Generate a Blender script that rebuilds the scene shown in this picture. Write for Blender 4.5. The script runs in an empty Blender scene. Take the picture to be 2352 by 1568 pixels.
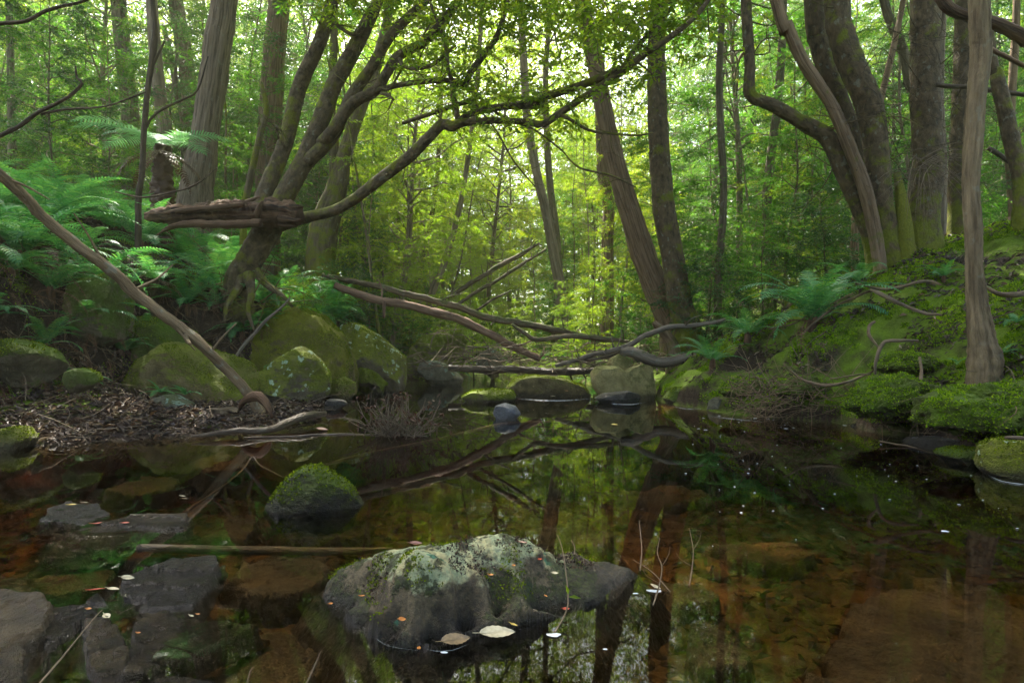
import bpy, math, random
import numpy as np
from mathutils import Vector

R = math.radians
rng = np.random.default_rng(7)
random.seed(7)
scene = bpy.context.scene
col = scene.collection

# ------------------------------------------------------------------ camera, sky, sun, exposure
F, CX, HY = 1307.0, 1176.0, 800.0        # survey numbers of the photograph (2352 px wide): focal length, centre, horizon
CAMH = 1.0
cam_d = bpy.data.cameras.new('camera')
cam = bpy.data.objects.new('camera', cam_d)
col.objects.link(cam)
cam.location = (0, 0, CAMH)
cam.rotation_euler = (R(90), 0, 0)
cam_d.sensor_width = 36
cam_d.lens = 36 * F / 2352
cam_d.shift_y = (HY - 784) / 2352
cam_d.clip_start = 0.05
cam_d.clip_end = 2000
scene.camera = cam

SUN_EL, SUN_AZ = 58, -20                   # degrees; azimuth from +Y towards +X
sd = Vector((math.sin(R(SUN_AZ)) * math.cos(R(SUN_EL)), math.cos(R(SUN_AZ)) * math.cos(R(SUN_EL)), math.sin(R(SUN_EL))))
world = bpy.data.worlds.new('World')
scene.world = world
world.use_nodes = True
wn = world.node_tree
sky = wn.nodes.new('ShaderNodeTexSky')
sky.sky_type = 'NISHITA'
sky.sun_disc = False
sky.sun_elevation = R(SUN_EL)
sky.sun_rotation = R(SUN_AZ)
sky.air_density = 0.8
sky.dust_density = 4.0
sky.ozone_density = 0.6
wn.links.new(sky.outputs[0], wn.nodes['Background'].inputs[0])
wn.nodes['Background'].inputs[1].default_value = 0.15
sl = bpy.data.lights.new('sun', 'SUN')
sl.energy = 5.0
sl.angle = R(0.5)
sl.color = (1.0, 0.94, 0.82)
so = bpy.data.objects.new('sun', sl)
col.objects.link(so)
so.rotation_euler = sd.to_track_quat('Z', 'Y').to_euler()
so.location = (0, 0, 60)

vs = scene.view_settings
vs.view_transform = 'Standard'
vs.look = 'None'
vs.gamma = 1
vs.use_curve_mapping = False
vs.exposure = 2.5
cy = scene.cycles
cy.max_bounces = 7
cy.diffuse_bounces = 4
cy.glossy_bounces = 3
cy.transmission_bounces = 4
cy.transparent_max_bounces = 8
cy.volume_bounces = 0
cy.caustics_reflective = False
cy.caustics_refractive = False
cy.sample_clamp_indirect = 6.0
cy.use_adaptive_sampling = True
cy.adaptive_threshold = 0.02
cy.use_denoising = True

# ------------------------------------------------------------------ survey helpers
def P(px, py, d):
    return np.array([(px - CX) / F * d, d, CAMH + (HY - py) / F * d])

def Pz(px, py, z):  #
    """point seen at a pixel and lying at height z (below the horizon)"""
    d = F * (CAMH - z) / (py - HY)
    return np.array([(px - CX) / F * d, d, z])

# ------------------------------------------------------------------ noise
_perm = np.random.default_rng(3).permutation(256)
_perm = np.concatenate([_perm, _perm, _perm])
_g = np.random.default_rng(4).normal(size=(256, 3))
_g /= np.linalg.norm(_g, axis=1)[:, None]

def noise(p):
    p = np.asarray(p, float)
    i = np.floor(p).astype(int)
    f = p - i
    i &= 255
    u = f * f * f * (f * (f * 6 - 15) + 10)
    out = 0
    for dx in (0, 1):
        wx = u[:, 0] if dx else 1 - u[:, 0]
        for dy in (0, 1):
            wy = u[:, 1] if dy else 1 - u[:, 1]
            for dz in (0, 1):
                wz = u[:, 2] if dz else 1 - u[:, 2]
                h = _perm[_perm[_perm[(i[:, 0] + dx) & 255] + ((i[:, 1] + dy) & 255)] + ((i[:, 2] + dz) & 255)]
                d = f - np.array([dx, dy, dz])
                out = out + wx * wy * wz * np.einsum('ij,ij->i', _g[h], d)
    return out

def fbm(p, oct=4, gain=0.5):
    a, s, t = 1.0, 1.0, 0
    for k in range(oct):
        t = t + a * noise(np.asarray(p) * s + 17.3 * k)
        a *= gain
        s *= 2.03
    return t

def sstep(a, b, x):
    t = np.clip((x - a) / (b - a), 0, 1)
    return t * t * (3 - 2 * t)

# ------------------------------------------------------------------ mesh helpers
def make_mesh(name, V, faces, mat, smooth=True, attr=None):
    V = np.asarray(V, np.float32)
    me = bpy.data.meshes.new(name)
    faces = [np.asarray(f, np.int32) for f in faces if len(f)]
    nl = sum(f.size for f in faces)
    nf = sum(len(f) for f in faces)
    me.vertices.add(len(V))
    me.vertices.foreach_set('co', V.ravel())
    me.loops.add(nl)
    me.loops.foreach_set('vertex_index', np.concatenate([f.ravel() for f in faces]))
    me.polygons.add(nf)
    starts, o = [], 0
    for f in faces:
        starts.append(o + np.arange(len(f)) * f.shape[1])
        o += f.size
    me.polygons.foreach_set('loop_start', np.concatenate(starts).astype(np.int32))
    me.polygons.foreach_set('use_smooth', np.full(nf, smooth))
    if attr is not None:
        a = me.attributes.new('bark', 'FLOAT_VECTOR', 'POINT')
        a.data.foreach_set('vector', np.asarray(attr, np.float32).ravel())
    me.update(calc_edges=True)
    me.validate()
    if mat: me.materials.append(mat)
    return me

class MB:
    def __init__(s):
        s.V, s.q, s.t, s.A, s.n = [], [], [], [], 0
    def add(s, V, quads=None, tris=None, A=None):
        V = np.asarray(V, float)
        s.V.append(V)
        s.A.append(V if A is None else A)
        if quads is not None and len(quads): s.q.append(np.asarray(quads) + s.n)
        if tris is not None and len(tris): s.t.append(np.asarray(tris) + s.n)
        s.n += len(V)
        return s
    def mesh(s, name, mat, origin=(0, 0, 0), smooth=True):
        V = np.concatenate(s.V) - np.asarray(origin)
        f = []
        if s.q: f.append(np.concatenate(s.q))
        if s.t: f.append(np.concatenate(s.t))
        return make_mesh(name, V, f, mat, smooth, np.concatenate(s.A))

def link(name, me, parent=None, loc=None):
    o = bpy.data.objects.new(name, me)
    col.objects.link(o)
    if parent is not None: o.parent = parent
    if loc is not None: o.location = loc
    return o

def tag(o, label=None, cat=None, group=None, kind=None):
    if label: o['label'] = label
    if cat: o['category'] = cat
    if group: o['group'] = group
    if kind: o['kind'] = kind
    return o

def empty(name, loc, label, cat, group=None):
    o = bpy.data.objects.new(name, None)
    o.empty_display_size = 0.2
    col.objects.link(o)
    o.location = loc
    return tag(o, label, cat, group)

def spline(pts, rad, step):
    """Catmull-Rom through points, resampled"""
    P_ = np.asarray(pts, float)
    r = np.asarray(rad, float)
    Q = np.vstack([2 * P_[0] - P_[1], P_, 2 * P_[-1] - P_[-2]])
    rr = np.concatenate([[r[0]], r, [r[-1]]])
    out, ro = [], []
    for i in range(len(P_) - 1):
        a, b, c, d = Q[i:i + 4]
        n = max(2, int(np.linalg.norm(c - b) / step))
        t = np.linspace(0, 1, n, endpoint=False)[:, None]
        out.append(0.5 * ((2 * b) + (-a + c) * t + (2 * a - 5 * b + 4 * c - d) * t ** 2 + (-a + 3 * b - 3 * c + d) * t ** 3))
        tt = t[:, 0]
        tt = tt * tt * (3 - 2 * tt)
        ro.append(rr[i + 1] * (1 - tt) + rr[i + 2] * tt)
    out.append(P_[-1:])
    ro.append(r[-1:])
    return np.concatenate(out), np.concatenate(ro)

def tube(mb, pts, rad, seg=10, step=0.15, rough=0.0, freq=6.0, wob=0.0, ridge=0.0, cap=True, seed=0):
    C, r = spline(pts, rad, step)
    n = len(C)
    if wob:
        C = C + np.stack([fbm(np.c_[C * 1.3 + seed, ][:, :3] + 50 * k, 3) for k in range(3)], 1) * wob * np.minimum(1, np.linspace(0, 4, n))[:, None]
    T = np.gradient(C, axis=0)
    T /= np.linalg.norm(T, axis=1)[:, None] + 1e-9
    u = np.cross(T[0], [0.31, 0.2, 0.93] if abs(T[0][2]) < 0.8 else [1, 0.1, 0])
    u /= np.linalg.norm(u)
    U = np.zeros_like(C)
    for i in range(n):
        u = u - T[i] * np.dot(u, T[i])
        u /= np.linalg.norm(u) + 1e-9
        U[i] = u
    W = np.cross(T, U)
    L = np.concatenate([[0], np.cumsum(np.linalg.norm(np.diff(C, axis=0), axis=1))])
    th = np.linspace(0, 2 * math.pi, seg, endpoint=False)
    ct, st = np.cos(th), np.sin(th)
    rr = r[:, None] * np.ones(seg)
    A = np.stack([ct[None] * rr, st[None] * rr, L[:, None] * np.ones(seg)], 2) + np.array([seed * 3.1, seed * 1.7, 0])
    if rough:
        q = A.reshape(-1, 3) * freq
        rr = rr * (1 + rough * fbm(q, 3).reshape(n, seg))
    if ridge:
        q = np.stack([ct[None] * np.ones((n, 1)) * 4.2 + seed, st[None] * np.ones((n, 1)) * 4.2, (L * 1.1)[:, None] * np.ones(seg)], 2).reshape(-1, 3)
        rr = rr * (1 + ridge * (np.abs(noise(q)) * 2 - 0.4).reshape(n, seg))
    V = C[:, None] + U[:, None] * (ct[None] * rr)[..., None] + W[:, None] * (st[None] * rr)[..., None]
    V = V.reshape(-1, 3)
    i = np.arange(n - 1)[:, None] * seg
    j = np.arange(seg)[None]
    k = (j + 1) % seg
    quads = np.stack([i + j, i + k, i + seg + k, i + seg + j], 2).reshape(-1, 4)
    tris = None
    A = A.reshape(-1, 3)
    if cap:
        V = np.vstack([V, C[0] - T[0] * r[0] * 0.15, C[-1] + T[-1] * r[-1] * 0.3])
        A = np.vstack([A, [[0, 0, 0]], [[0, 0, L[-1]]]])
        jj = np.arange(seg)
        kk = (jj + 1) % seg
        tris = np.vstack([np.stack([kk, jj, np.full(seg, n * seg)], 1),
                          np.stack([(n - 1) * seg + jj, (n - 1) * seg + kk, np.full(seg, n * seg + 1)], 1)])
    mb.add(V, quads, tris, A)
    return C, r

def nrm(v):
    return v / (np.linalg.norm(v, axis=-1, keepdims=True) + 1e-9)

def leaf_arrays(P0, D, N, L, W, fold=0.25, shape=0.45):
    """folded leaf of two triangles pairs: base, left, right, tip (+mid for the curl)"""
    D = nrm(D)
    S = nrm(np.cross(D, N))
    N = np.cross(S, D)
    L = np.asarray(L)[:, None] * np.ones((len(P0), 1))
    W = np.asarray(W)[:, None] * np.ones((len(P0), 1))
    mid = P0 + D * L * shape
    V = np.stack([P0, mid - S * W * 0.5 + N * W * fold, mid + S * W * 0.5 + N * W * fold, P0 + D * L - N * L * 0.12], 1)
    V = V.reshape(-1, 3)
    b = np.arange(len(P0)) * 4
    t = np.concatenate([np.stack([b, b + 3, b + 1], 1), np.stack([b, b + 2, b + 3], 1)])
    return V, t

# ------------------------------------------------------------------ materials
def nt(name):
    m = bpy.data.materials.new(name)
    m.use_nodes = True
    n = m.node_tree
    n.nodes.clear()
    return m, n, n.nodes.new('ShaderNodeOutputMaterial')

def N_(n, t, **kw):
    x = n.nodes.new(t)
    for k, v in kw.items():
        if hasattr(x, k): setattr(x, k, v)
        else: x.inputs[k.replace('_', ' ')].default_value = v
    return x

def ramp(n, fac, stops, interp='LINEAR'):
    r = n.nodes.new('ShaderNodeValToRGB')
    r.color_ramp.interpolation = interp
    e = r.color_ramp.elements
    while len(e) < len(stops): e.new(0.5)
    for i, (p, c) in enumerate(stops):
        e[i].position = p
        e[i].color = (*c, 1) if not isinstance(c, (int, float)) else (c, c, c, 1)
    n.links.new(fac, r.inputs[0])
    return r.outputs[0]

def mixc(n, fac, a, b, mode='MIX'):
    x = n.nodes.new('ShaderNodeMix')
    x.data_type = 'RGBA'
    x.blend_type = mode
    for s, v in ((x.inputs[0], fac), (x.inputs[6], a), (x.inputs[7], b)):
        if isinstance(v, (int, float)): s.default_value = v
        elif isinstance(v, tuple): s.default_value = (*v, 1)
        else: n.links.new(v, s)
    return x.outputs[2]

def math_(n, op, a, b=None, clamp=False):
    x = n.nodes.new('ShaderNodeMath')
    x.operation = op
    x.use_clamp = clamp
    for s, v in ((x.inputs[0], a), (x.inputs[1], b)):
        if v is None: continue
        if isinstance(v, (int, float)): s.default_value = v
        else: n.links.new(v, s)
    return x.outputs[0]

def tnoise(n, vec, scale, detail=4, rough=0.55, sc=None):
    x = n.nodes.new('ShaderNodeTexNoise')
    x.inputs['Scale'].default_value = scale
    x.inputs['Detail'].default_value = detail
    x.inputs['Roughness'].default_value = rough
    if sc is not None:
        m = n.nodes.new('ShaderNodeMapping')
        m.inputs['Scale'].default_value = sc
        n.links.new(vec, m.inputs['Vector'])
        vec = m.outputs[0]
    n.links.new(vec, x.inputs['Vector'])
    return x.outputs['Fac']

def sep_z(n, vec):
    s = n.nodes.new('ShaderNodeSeparateXYZ')
    n.links.new(vec, s.inputs[0])
    return s.outputs

def bump(n, h, strength, dist=0.02, nxt=None):
    b = n.nodes.new('ShaderNodeBump')
    b.inputs['Strength'].default_value = strength
    b.inputs['Distance'].default_value = dist
    n.links.new(h, b.inputs['Height'])
    if nxt is not None: n.links.new(nxt, b.inputs['Normal'])
    return b.outputs[0]

def leaf_mat(name, stops, trans=0.45, tcol=(1.7, 1.9, 0.7), rough=0.45, spec=0.35, obj_var=0.35):
    m, n, out = nt(name)
    g = n.nodes.new('ShaderNodeNewGeometry')
    oi = n.nodes.new('ShaderNodeObjectInfo')
    f = math_(n, 'ADD', math_(n, 'MULTIPLY', g.outputs['Random Per Island'], 1 - obj_var), math_(n, 'MULTIPLY', oi.outputs['Random'], obj_var))
    c = ramp(n, f, stops)
    p = n.nodes.new('ShaderNodeBsdfPrincipled')
    n.links.new(c, p.inputs['Base Color'])
    p.inputs['Roughness'].default_value = rough
    p.inputs['Specular IOR Level'].default_value = spec
    t = n.nodes.new('ShaderNodeBsdfTranslucent')
    n.links.new(mixc(n, 1.0, c, tcol, 'MULTIPLY'), t.inputs[0])
    mx = n.nodes.new('ShaderNodeMixShader')
    mx.inputs[0].default_value = trans
    n.links.new(p.outputs[0], mx.inputs[1])
    n.links.new(t.outputs[0], mx.inputs[2])
    n.links.new(mx.outputs[0], out.inputs[0])
    return m

def bark_mat(name, dark, light, moss=0.3, mosscol=(0.07, 0.095, 0.012), stretch=0.12, scale=14, lichen=0.1, bs=0.7, moss_low=0.0, lich=(0.26, 0.30, 0.24), rough=0.85):
    """moss_low: metres above the tree's base over which a moss sock climbs"""
    m, n, out = nt(name)
    at = n.nodes.new('ShaderNodeAttribute')
    at.attribute_name = 'bark'
    v = at.outputs['Vector']
    tc = n.nodes.new('ShaderNodeTexCoord')
    ob = tc.outputs['Object']
    fur = tnoise(n, v, scale, 6, 0.65, (1, 1, stretch))
    big = tnoise(n, v, 2.2, 3, 0.6, (1, 1, 0.4))
    c = mixc(n, ramp(n, fur, [(0.33, 0.0), (0.68, 1.0)]), dark, light)
    c = mixc(n, math_(n, 'MULTIPLY', ramp(n, big, [(0.35, 0.0), (0.7, 1.0)]), 0.45), c, tuple(x * 0.45 for x in light))
    if lichen:
        ln = tnoise(n, v, 9, 3, 0.5, (1, 1, 0.8))
        c = mixc(n, math_(n, 'MULTIPLY', ramp(n, ln, [(0.62, 0.0), (0.68, 1.0)]), min(1, lichen * 4)), c, lich)
    if moss or moss_low:
        g = n.nodes.new('ShaderNodeNewGeometry')
        nz = sep_z(n, g.outputs['Normal'])[2]
        mn = tnoise(n, ob, 3.0, 5, 0.65)
        f = math_(n, 'ADD', mn, math_(n, 'MULTIPLY', nz, 0.12))
        f = math_(n, 'ADD', f, (moss - 0.5) * 0.6)
        if moss_low:
            z = sep_z(n, ob)[2]
            f = math_(n, 'ADD', f, math_(n, 'MULTIPLY', math_(n, 'SUBTRACT', 1.0, math_(n, 'DIVIDE', z, moss_low), True), 0.26))
        mf = ramp(n, f, [(0.47, 0.0), (0.6, 1.0)])
        mc = mixc(n, tnoise(n, ob, 30, 3), tuple(x * 0.5 for x in mosscol), tuple(x * 1.35 for x in mosscol))
        c = mixc(n, mf, c, mc)
    p = n.nodes.new('ShaderNodeBsdfPrincipled')
    n.links.new(c, p.inputs['Base Color'])
    p.inputs['Roughness'].default_value = rough
    p.inputs['Specular IOR Level'].default_value = 0.25
    h = math_(n, 'ADD', fur, math_(n, 'MULTIPLY', tnoise(n, v, scale * 4, 4, 0.6, (1, 1, 0.35)), 0.4))
    n.links.new(bump(n, h, min(1, bs * 1.3), 0.045), p.inputs['Normal'])
    n.links.new(p.outputs[0], out.inputs[0])
    return m

def rock_mat(name, base=(0.10, 0.085, 0.05), base2=(0.19, 0.16, 0.10), moss=0.5, mosscol=(0.055, 0.085, 0.010), lichen=0.0, wet=0.06, lichcol=(0.30, 0.42, 0.30), scale=1.0, rough=0.75, gloss=0.3, brown=(0.05, 0.035, 0.015)):
    m, n, out = nt(name)
    tc = n.nodes.new('ShaderNodeTexCoord')
    g = n.nodes.new('ShaderNodeNewGeometry')
    ob = tc.outputs['Object']
    pos = g.outputs['Position']
    a = tnoise(n, ob, 3.5 * scale, 6, 0.65)
    b = tnoise(n, ob, 28 * scale, 5, 0.7)
    c = mixc(n, ramp(n, a, [(0.35, 0.0), (0.65, 1.0)]), base, base2)
    c = mixc(n, math_(n, 'MULTIPLY', ramp(n, b, [(0.4, 0.0), (0.7, 1.0)]), 0.5), c, brown)
    nz = sep_z(n, g.outputs['Normal'])[2]
    if moss:
        mn = tnoise(n, ob, 2.6 * scale, 6, 0.7)
        f = math_(n, 'ADD', math_(n, 'ADD', mn, math_(n, 'MULTIPLY', nz, 0.32)), (moss - 0.66) * 0.6)
        mf = ramp(n, f, [(0.46, 0.0), (0.56, 0.75), (0.75, 1.0)])
        mc = mixc(n, tnoise(n, ob, 45 * scale, 4, 0.7), tuple(x * 0.35 for x in mosscol), tuple(x * 1.6 for x in mosscol))
        mc = mixc(n, math_(n, 'MULTIPLY', ramp(n, tnoise(n, ob, 1.7, 3), [(0.4, 0.0), (0.65, 1.0)]), 0.6), mc, (0.05, 0.045, 0.012))
        c = mixc(n, mf, c, mc)
    if lichen:
        vo = tnoise(n, ob, 6 * scale, 5, 0.55)
        f = math_(n, 'ADD', vo, math_(n, 'MULTIPLY', nz, 0.10))
        lf = ramp(n, f, [(0.70 - 0.22 * lichen, 0.0), (0.725 - 0.22 * lichen, 1.0)])
        lc = mixc(n, ramp(n, tnoise(n, ob, 40, 3), [(0.35, 0.0), (0.6, 1.0)]), tuple(x * 0.55 for x in lichcol), lichcol)
        c = mixc(n, math_(n, 'MULTIPLY', lf, 0.9), c, lc)
    p = n.nodes.new('ShaderNodeBsdfPrincipled')
    if wet:
        z = sep_z(n, pos)[2]
        wz = math_(n, 'ADD', z, math_(n, 'MULTIPLY', math_(n, 'SUBTRACT', a, 0.5), wet * 1.2))
        wf = math_(n, 'SUBTRACT', 1.0, math_(n, 'DIVIDE', math_(n, 'SUBTRACT', wz, wet * 0.5), wet, True), True)
        c = mixc(n, math_(n, 'MULTIPLY', wf, 0.75), c, (0.018, 0.014, 0.008))
        n.links.new(math_(n, 'SUBTRACT', rough, math_(n, 'MULTIPLY', wf, rough * 0.6)), p.inputs['Roughness'])
    else:
        p.inputs['Roughness'].default_value = rough
    n.links.new(c, p.inputs['Base Color'])
    p.inputs['Specular IOR Level'].default_value = gloss
    h = math_(n, 'ADD', math_(n, 'MULTIPLY', b, 0.6), math_(n, 'ADD', a, math_(n, 'MULTIPLY', tnoise(n, ob, 110 * scale, 3, 0.6), 0.25)))
    n.links.new(bump(n, h, 1.0, 0.06), p.inputs['Normal'])
    n.links.new(p.outputs[0], out.inputs[0])
    return m

GREEN = [(0.0, (0.020, 0.070, 0.012)), (0.3, (0.040, 0.120, 0.016)), (0.6, (0.060, 0.155, 0.020)), (0.85, (0.10, 0.18, 0.02)), (1.0, (0.17, 0.20, 0.02))]
YGREEN = [(0.0, (0.08, 0.16, 0.014)), (0.4, (0.12, 0.20, 0.018)), (0.8, (0.16, 0.23, 0.02)), (1.0, (0.26, 0.25, 0.025))]
FERN = [(0.0, (0.040, 0.15, 0.060)), (0.5, (0.075, 0.24, 0.085)), (1.0, (0.15, 0.30, 0.07))]
M = {
    'leaf': leaf_mat('leaf_green', GREEN, 0.5),
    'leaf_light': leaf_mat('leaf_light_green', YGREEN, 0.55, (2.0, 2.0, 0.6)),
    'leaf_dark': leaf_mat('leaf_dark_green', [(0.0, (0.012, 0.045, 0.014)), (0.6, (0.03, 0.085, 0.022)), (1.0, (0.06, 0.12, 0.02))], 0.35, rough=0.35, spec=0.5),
    'fern': leaf_mat('fern_green', FERN, 0.35, (1.6, 1.8, 0.8), 0.5, 0.3, 0.2),
    'treefern': leaf_mat('tree_fern_pale_green', [(0.0, (0.10, 0.25, 0.13)), (1.0, (0.16, 0.34, 0.16))], 0.35, (1.4, 1.5, 0.9), 0.5, 0.4, 0.1),
    'deadfrond': leaf_mat('dead_frond_brown', [(0.0, (0.05, 0.022, 0.010)), (1.0, (0.13, 0.06, 0.028))], 0.2, (1.2, 1.0, 0.8)),
    'litter': leaf_mat('litter_leaf', [(0.0, (0.014, 0.008, 0.005)), (0.35, (0.034, 0.019, 0.011)), (0.65, (0.06, 0.036, 0.022)), (0.82, (0.085, 0.062, 0.045)), (0.92, (0.13, 0.07, 0.028)), (0.97, (0.20, 0.15, 0.09)), (1.0, (0.28, 0.24, 0.17))], 0.08, (1, 0.9, 0.7), 0.5, 0.35, 0.0),
    'moss': leaf_mat('moss_green', [(0.0, (0.04, 0.09, 0.004)), (0.4, (0.13, 0.23, 0.005)), (0.8, (0.21, 0.34, 0.007)), (1.0, (0.30, 0.40, 0.01))], 0.35, (1.4, 1.5, 0.5), 0.7, 0.15, 0.0),
    'moss_rock': leaf_mat('moss_on_rock', [(0.0, (0.035, 0.045, 0.003)), (0.5, (0.10, 0.14, 0.006)), (0.85, (0.17, 0.23, 0.008)), (1.0, (0.26, 0.31, 0.01))], 0.3, (1.4, 1.5, 0.5), 0.8, 0.1, 0.0),
    'pole': bark_mat('bare_pole_wood', (0.07, 0.045, 0.024), (0.32, 0.23, 0.13), 0.0, lichen=0.08, stretch=0.08, scale=18),
    'stick': bark_mat('dead_stick', (0.06, 0.043, 0.026), (0.27, 0.205, 0.135), 0.0, lichen=0.05),
    'twig': bark_mat('dark_twig', (0.025, 0.018, 0.011), (0.11, 0.08, 0.05), 0.0, lichen=0.0),
    'smooth': bark_mat('smooth_mossy_bark', (0.028, 0.021, 0.011), (0.15, 0.112, 0.060), 0.45, (0.12, 0.125, 0.012), 0.9, 9, 0.05, 0.7),
    'smooth_b': bark_mat('dark_mossy_bark', (0.028, 0.021, 0.011), (0.155, 0.112, 0.060), 0.38, (0.12, 0.135, 0.008), 0.6, 10, 0.07, 0.8, 1.5),
    'stringy': bark_mat('stringy_grey_bark', (0.05, 0.035, 0.022), (0.30, 0.225, 0.155), 0.12, (0.06, 0.08, 0.015), 0.05, 22, 0.05, 1.0, 1.0),
    'stringy_red': bark_mat('stringy_red_bark', (0.065, 0.040, 0.020), (0.30, 0.205, 0.12), 0.22, (0.12, 0.13, 0.015), 0.05, 24, 0.03, 1.0, 1.4),
    'mossy': bark_mat('mossy_bark', (0.05, 0.038, 0.02), (0.18, 0.14, 0.08), 0.5, (0.14, 0.15, 0.012), 0.12, 14, 0.06, 0.9, 2.6),
    'bg': bark_mat('forest_bark', (0.045, 0.036, 0.022), (0.20, 0.16, 0.10), 0.35, (0.06, 0.08, 0.014), 0.08, 12, 0.06, 0.6, 2.5),
    'bg_pale': bark_mat('pale_forest_bark', (0.08, 0.06, 0.04), (0.30, 0.235, 0.165), 0.15, (0.08, 0.10, 0.02), 0.08, 12, 0.06, 0.6, 1.5),
    'rotten': bark_mat('rotten_wood', (0.010, 0.007, 0.004), (0.19, 0.11, 0.06), 0.1, (0.05, 0.06, 0.012), 0.035, 16, 0.0, 1.0),
    'pale': bark_mat('pale_flaking_bark', (0.055, 0.036, 0.018), (0.34, 0.255, 0.145), 0.12, (0.07, 0.09, 0.02), 0.10, 16, 0.05, 1.0, 0.5),
    'greylog': bark_mat('weathered_grey_wood', (0.06, 0.048, 0.034), (0.26, 0.215, 0.16), 0.15, (0.05, 0.06, 0.015), 0.06, 14, 0.05, 0.9),
    'wetlog': bark_mat('wet_wood', (0.025, 0.017, 0.010), (0.14, 0.10, 0.065), 0.0, (0.05, 0.06, 0.015), 0.06, 14, 0.02, 0.7, 0.0, rough=0.35),
    'redlog': bark_mat('shaggy_red_log_bark', (0.06, 0.035, 0.02), (0.32, 0.20, 0.13), 0.15, (0.05, 0.06, 0.015), 0.05, 20, 0.03, 1.0),
    'mosslog': bark_mat('mossy_log_bark', (0.035, 0.025, 0.013), (0.17, 0.13, 0.075), 0.4, (0.055, 0.07, 0.012), 0.1, 12, 0.05, 0.7),
    'root': bark_mat('root_bark', (0.05, 0.034, 0.018), (0.26, 0.185, 0.11), 0.25, (0.05, 0.075, 0.01), 0.3, 14, 0.05, 0.6),
}

def ground_material():
    m, n, out = nt('forest_floor')
    g = n.nodes.new('ShaderNodeNewGeometry')
    pos = g.outputs['Position']
    s = sep_z(n, pos)
    big = tnoise(n, pos, 0.9, 5, 0.6)
    mid = tnoise(n, pos, 6, 5, 0.65)
    fine = tnoise(n, pos, 34, 5, 0.7)
    c = mixc(n, ramp(n, fine, [(0.35, 0.0), (0.7, 1.0)]), (0.016, 0.011, 0.007), (0.075, 0.048, 0.030))
    c = mixc(n, math_(n, 'MULTIPLY', ramp(n, mid, [(0.45, 0.0), (0.65, 1.0)]), 0.6), c, (0.030, 0.020, 0.011))
    # moss: strong on the bank across the pool, thinner elsewhere
    side = ramp(n, math_(n, 'MULTIPLY', math_(n, 'ADD', s[0], 3.0), 0.12), [(0.1, 0.0), (0.75, 1.0)])
    f = math_(n, 'ADD', math_(n, 'ADD', big, math_(n, 'MULTIPLY', mid, 0.35)), math_(n, 'MULTIPLY', side, 0.17))
    mf = ramp(n, f, [(0.70, 0.0), (0.80, 1.0)])
    mc = mixc(n, fine, (0.035, 0.065, 0.004), (0.17, 0.27, 0.010))
    gn = sep_z(n, g.outputs['Normal'])[2]
    c = mixc(n, math_(n, 'MULTIPLY', mf, ramp(n, gn, [(0.45, 0.0), (0.72, 1.0)])), c, mc)
    # bed of the creek: tan silt, gravel and sunken leaves
    vo = n.nodes.new('ShaderNodeTexVoronoi')
    vo.inputs['Scale'].default_value = 9
    mp = n.nodes.new('ShaderNodeMapping')
    mp.inputs['Scale'].default_value = (0.7, 1.3, 1)
    n.links.new(pos, mp.inputs[0])
    n.links.new(mp.outputs[0], vo.inputs['Vector'])
    bed = mixc(n, ramp(n, vo.outputs['Color'], [(0.0, 0.0), (1.0, 1.0)]), (0.06, 0.05, 0.028), (0.20, 0.165, 0.10))
    bed = mixc(n, ramp(n, mid, [(0.35, 0.0), (0.7, 0.85)]), bed, (0.09, 0.072, 0.042))
    bf = math_(n, 'SUBTRACT', 1.0, math_(n, 'MULTIPLY', math_(n, 'ADD', s[2], 0.03), 25.0, True), True)
    c = mixc(n, bf, c, bed)
    p = n.nodes.new('ShaderNodeBsdfPrincipled')
    n.links.new(c, p.inputs['Base Color'])
    p.inputs['Roughness'].default_value = 0.85
    p.inputs['Specular IOR Level'].default_value = 0.2
    n.links.new(bump(n, math_(n, 'ADD', fine, math_(n, 'MULTIPLY', mid, 0.8)), 0.9, 0.04), p.inputs['Normal'])
    n.links.new(p.outputs[0], out.inputs[0])
    return m

def water_material():
    m, n, out = nt('tea_stained_water')
    g = n.nodes.new('ShaderNodeNewGeometry')
    pos = g.outputs['Position']
    tr = n.nodes.new('ShaderNodeBsdfTransparent')
    tr.inputs[0].default_value = (1, 1, 1, 1)
    gl = n.nodes.new('ShaderNodeBsdfGlossy')
    gl.inputs['Roughness'].default_value = 0.015
    gl.inputs[0].default_value = (1, 1, 1, 1)
    fr = n.nodes.new('ShaderNodeFresnel')
    fr.inputs[0].default_value = 1.333
    s = sep_z(n, pos)
    calm = tnoise(n, pos, 2.2, 2, 0.4)
    rip = tnoise(n, pos, 14, 3, 0.5, (0.6, 1.5, 1))
    flow = ramp(n, math_(n, 'MULTIPLY', s[1], 0.05), [(0.6, 0.0), (0.85, 1.0)])
    h = math_(n, 'ADD', math_(n, 'MULTIPLY', calm, 0.16), math_(n, 'MULTIPLY', rip, math_(n, 'ADD', 0.010, math_(n, 'MULTIPLY', flow, 1.5))))
    b = bump(n, h, 0.25, 0.02)
    n.links.new(b, gl.inputs['Normal'])
    n.links.new(b, fr.inputs['Normal'])
    mx = n.nodes.new('ShaderNodeMixShader')
    n.links.new(fr.outputs[0], mx.inputs[0])
    n.links.new(tr.outputs[0], mx.inputs[1])
    n.links.new(gl.outputs[0], mx.inputs[2])
    n.links.new(mx.outputs[0], out.inputs[0])
    va = n.nodes.new('ShaderNodeVolumeAbsorption')
    va.inputs['Color'].default_value = (0.78, 0.58, 0.20, 1)
    va.inputs['Density'].default_value = 4.6
    n.links.new(va.outputs[0], out.inputs[1])
    return m

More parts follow.
